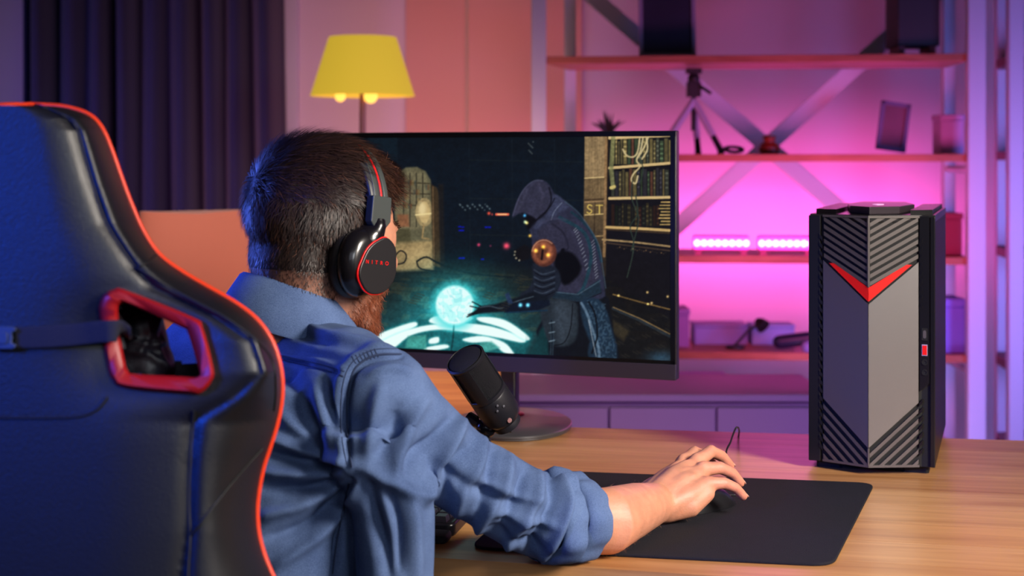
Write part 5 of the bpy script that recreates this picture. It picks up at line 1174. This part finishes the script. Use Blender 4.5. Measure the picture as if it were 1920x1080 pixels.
# rolled cuff: three overlapping turns of cloth
def cuff(c0, c1, r0, r1_, wob, ph, lip):
    a_ = (c1-c0).normalized(); u = a_.cross(ez).normalized(); v = u.cross(a_); rg = []
    for t, dr in ((0, -.004), (.04, .0), (.3, .0035), (.6, .003), (.9, .0025), (1, 0), (1.0, -lip), (.85, -lip)):
        c = c0.lerp(c1, t); r = r0+(r1_-r0)*t+dr; g = []
        for i in range(72):
            th = 2*math.pi*i/72; q_ = r+wob*math.sin(3*th+ph+t*1.5)+wob*.6*math.sin(7*th+ph*2+t)+wob*.35*math.sin(13*th-t*2)
            g.append(c+u*q_*math.cos(th)+v*q_*math.sin(th)*1.08+a_*wob*1.2*math.sin(2*th+ph))
        rg.append(g)
    bm_ = bmesh.new(); loft(bm_, rg, caps=False)
    for v_ in bm_.verts:
        if v_.co.z < DZ+.0045: v_.co.z = DZ+.0045
    return bm_
ca0, ca1, ca2, ca3 = W(1020, 974, 1.775), W(1052, 977, 1.783), W(1078, 977, 1.793), W(1096, 975, 1.806)
obj('rolled_cuff', cuff(ca1, ca3, .0495, .0475, .0024, .4, .007), m_shirt, shirt, smooth=60, label='wide turned up cuff at the elbow')
obj('cuff_fold', cuff(ca0, ca2.lerp(ca1, .55), .0515, .0505, .0032, 1.7, .004), m_shirt, shirt, smooth=60)
# trousers down to the floor
HP = Vector((CH.x-.02, CH.y-.08, .54)); bm = bmesh.new()
capsule(bm, [HP-Rb*.07, HP+Rb*.07], [.10, .10])
for s_ in (-1, 1):
    h0 = HP+Rb*s_*.09-ez*.02; kn_ = h0+Fb*.36+Vector((0, 0, .02)); ft = kn_+Fb*.03-ez*.47; ft.z = .07
    capsule(bm, [h0, kn_, ft+ez*.02], [.085, .062, .045])
obj('trousers', remesh(bm, .008, 4), mat('dark_trousers', (30, 34, 50), .8), pe, smooth=180)
for s_ in (-1, 1):
    h0 = HP+Rb*s_*.09-ez*.02; kn_ = h0+Fb*.36; ft = kn_+Fb*.03; ft.z = .036
    bm = bmesh.new(); capsule(bm, [ft-Fb*.05, ft+Fb*.06, ft+Fb*.14], [.035, .035, .03]); obj('shoe', bm, m_blk, pe, smooth=180)

# ---- headset
hs = thing('headset', 'black over ear headset with red stripe worn on the man head', 'headset', H(.09, 0, 0))
m_hb = mat('dark_grey_headband', (50, 50, 54), .42); m_cup = mat('glossy_black_cup', (20, 18, 22), .25, coat=.3); m_pad = mat('black_ear_pad', (22, 20, 24), .55, bump=.2, bscale=400)
m_hred = mat('red_headset_trim', (230, 24, 26), .35, emit=(220, 16, 16), es=.35); m_yk = mat('grey_green_yoke', (62, 68, 66), .45)
def arc(th, R=0, dy=0):                                # headband line: th=0 right cup .. 180 left cup
    t = math.radians(th); return H((.092+R)*math.cos(t)*(1 if math.sin(t) < .3 else 1), .006+dy-.004*math.sin(t), .046+(.094+R)*math.sin(t)) if th > 0 and th < 180 else H((.092+R)*math.cos(t), .006+dy, .046)
yv = HR @ Vector((0, 1, 0))
def band(th0, th1, R, hw_, ht_, m, name, parent, n_=40, dy=0, label=None):
    pts = [arc(th0+(th1-th0)*i/n_, R, dy) for i in range(n_+1)]; cen = H(0, .006, .046); rg = []
    for i, p in enumerate(pts):
        nrm = (p-cen); nrm = (nrm-yv*nrm.dot(yv)).normalized(); h = hw_(i/n_) if callable(hw_) else hw_
        rg.append(ring(p, yv*h, nrm*ht_, 20, .5))
    return obj(name, loft(bmesh.new(), rg), m, parent, smooth=45, label=label)
hbw = lambda t: .0185-.0045*abs(2*t-1)**2
hb_ = band(8, 172, .004, hbw, .0042, m_hb, 'headband', hs)
band(14, 166, -.005, lambda t: .016-.003*abs(2*t-1)**2, .0055, m_pad, 'headband_pad', hb_)
for a, b in ((10, 62), (118, 170)): band(a, b, .0086, lambda t: .0014, .0009, m_hred, 'red_stripe', hb_, 24, dy=.002, label='red stripe along the headband')
for a, b in ((10, 66), (114, 170)):
    for q_ in (-.0062, .0100): band(a, b, .0080, lambda t: .0038, .0013, m_yk, 'band_rib', hb_, 24, dy=q_)
for s_ in (1, -1):
    g = lambda x, y, z: H(s_*x, y, z)
    # end cap of the band, the arm and the cup
    capP = [(.022, .030), (-.010, .030), (-.010, -.004), (.0, -.014), (.014, -.014), (.024, -.002)]
    pf = lambda u, v, d: g(.0935+d+(-.10 if 0 else 0)*v, u, .046+v-.006)
    obj('slider_cap', prism(bmesh.new(), [(u-.001, v) for u, v in capP], pf, -.003, .010), m_yk, hs, smooth=0, bevel=.0015)
    obj('slider_arm', tube(bmesh.new(), spline([g(.097, .006, .038), g(.099, .005, .030), g(.094, .002, .021), g(.082, -.004, .004)], 5), [.009, .009, .009, .009, .010, .010, .011, .012, .013, .015, .017, .019, .021, .022, .023, .024], 14), m_cup, hs, smooth=60)
    def ovr(k, x, ry, rz, c=(-.010 if s_ > 0 else .016, -.017)): 
        return [g(x, c[0]+ry*k*math.cos(t)*(1+.08*math.cos(t)), c[1]+rz*k*math.sin(t)) for t in [2*math.pi*i/48 for i in range(48)]]
    obj('ear_pad', loft(bmesh.new(), [ovr(k, x, .041, .047) for k, x in ((.75, .066), (.92, .066), (1.0, .071), (1.0, .078), (.95, .083), (.70, .084))]), m_pad, hs, smooth=60)
    obj('cup_shell', loft(bmesh.new(), [ovr(k, x, .040, .046) for k, x in ((.93, .0835), (.985, .086), (.97, .093), (.88, .100), (.74, .105), (.60, .107), (.3, .1075))]), m_cup, hs, smooth=60)
    plate = roundpoly([(-.024, -.020), (-.010, .014), (.016, .028), (.032, .016), (.036, -.020), (.020, -.040), (-.006, -.042)], .014, 6)
    pg = lambda u, v, d: g(.105+d, 1.12*u-.007, 1.1*v-.011)
    pl = obj('cup_plate', prism(bmesh.new(), plate, pg, -.004, .0075), mat('matte_cup_plate', (24, 22, 26), .4), hs, smooth=0, bevel=.0012)
    k_ = [p for p in plate if p[0] < .012]
    lo = sorted([p for p in plate], key=lambda p: math.atan2(p[1]+.006, p[0]-.006)); lo = [p for p in lo if abs(math.atan2(p[1]+.006, p[0]-.006)) > 1.15]
    neg = [p for p in lo if math.atan2(p[1]+.006, p[0]-.006) < 0]; pos = [p for p in lo if math.atan2(p[1]+.006, p[0]-.006) > 0]
    path = [pg(u, v, .0035) for u, v in pos+neg]
    obj('red_trim', tube(bmesh.new(), path, .0013, 8), m_hred, pl, smooth=80, label='thin red line along the plate edge')
fx = HR @ Vector((0, 1, 0)); fz = HR @ Vector((0, 0, 1)); fn_ = HR @ Vector((1, 0, 0)); fo = H(.1128, -.003, -.016)
# on the right cup, read from outside, the writing runs towards the face
TM = Matrix.Translation(fo) @ Matrix((fx, fz, fn_)).transposed().to_4x4()
tme = text_mesh('NITRO', .0064, .0004, TM); obj('lettering', tme, m_hred, hs, smooth=0, label='small red lettering NITRO on the cup plate')

# ---- mouse and its cable
f = Vector((math.sin(hy), math.cos(hy), 0)); r = Vector((math.cos(hy), -math.sin(hy), 0))
mo0 = Vector((HW.x, HW.y, DZ+.004))+f*.112+r*(-.016)
ms = thing('mouse', 'black computer mouse on the desk mat under the right hand', 'mouse', mo0)
bm = bmesh.new(); rg = []
for t in np.linspace(0, 1, 15):
    a = -.052+.112*t; wd2 = .030*math.sqrt(max(.03, 1-abs(2*t-1)**3))*(1-.10*math.sin(math.pi*t)); ht = .030*math.sqrt(max(.04, 1-abs(2*t-.85)**2.6 if t > .02 else .1))
    rg.append([mo0+f*a+r*(math.cos(x)*wd2)+ez*max(.0006, (math.sin(x)*ht if math.sin(x) > 0 else 0)) for x in [2*math.pi*i/28 for i in range(28)]])
loft(bm, rg); obj('mouse_shell', bm, mat('black_mouse_plastic', (18, 18, 22), .35), ms, smooth=60)
obj('scroll_wheel', lathe(bmesh.new(), [(.008, -.003), (.009, 0), (.008, .003)], mo0+f*.034+ez*.022, r, 16), m_blk, ms)
cs = mo0+f*.061+ez*.008
pts = [cs, cs+f*.02+ez*.004, W(1362, 856, 2.20), W(1370, 828, 2.24), W(1378, 806, 2.27), W(1383, 801, 2.29), W(1386, 808, 2.42), W(1384, 822, 2.62), W(1380, 846, 2.72)]
dd = pts[-1]; pts += [Vector((dd.x, dd.y+.02, DZ-.15)), Vector((dd.x-.02, dd.y+.03, .3)), Vector((dd.x-.03, dd.y+.06, .003))]
obj('cable', tube(bmesh.new(), spline(pts, 8), .0014, 8), m_blk, ms, smooth=80)
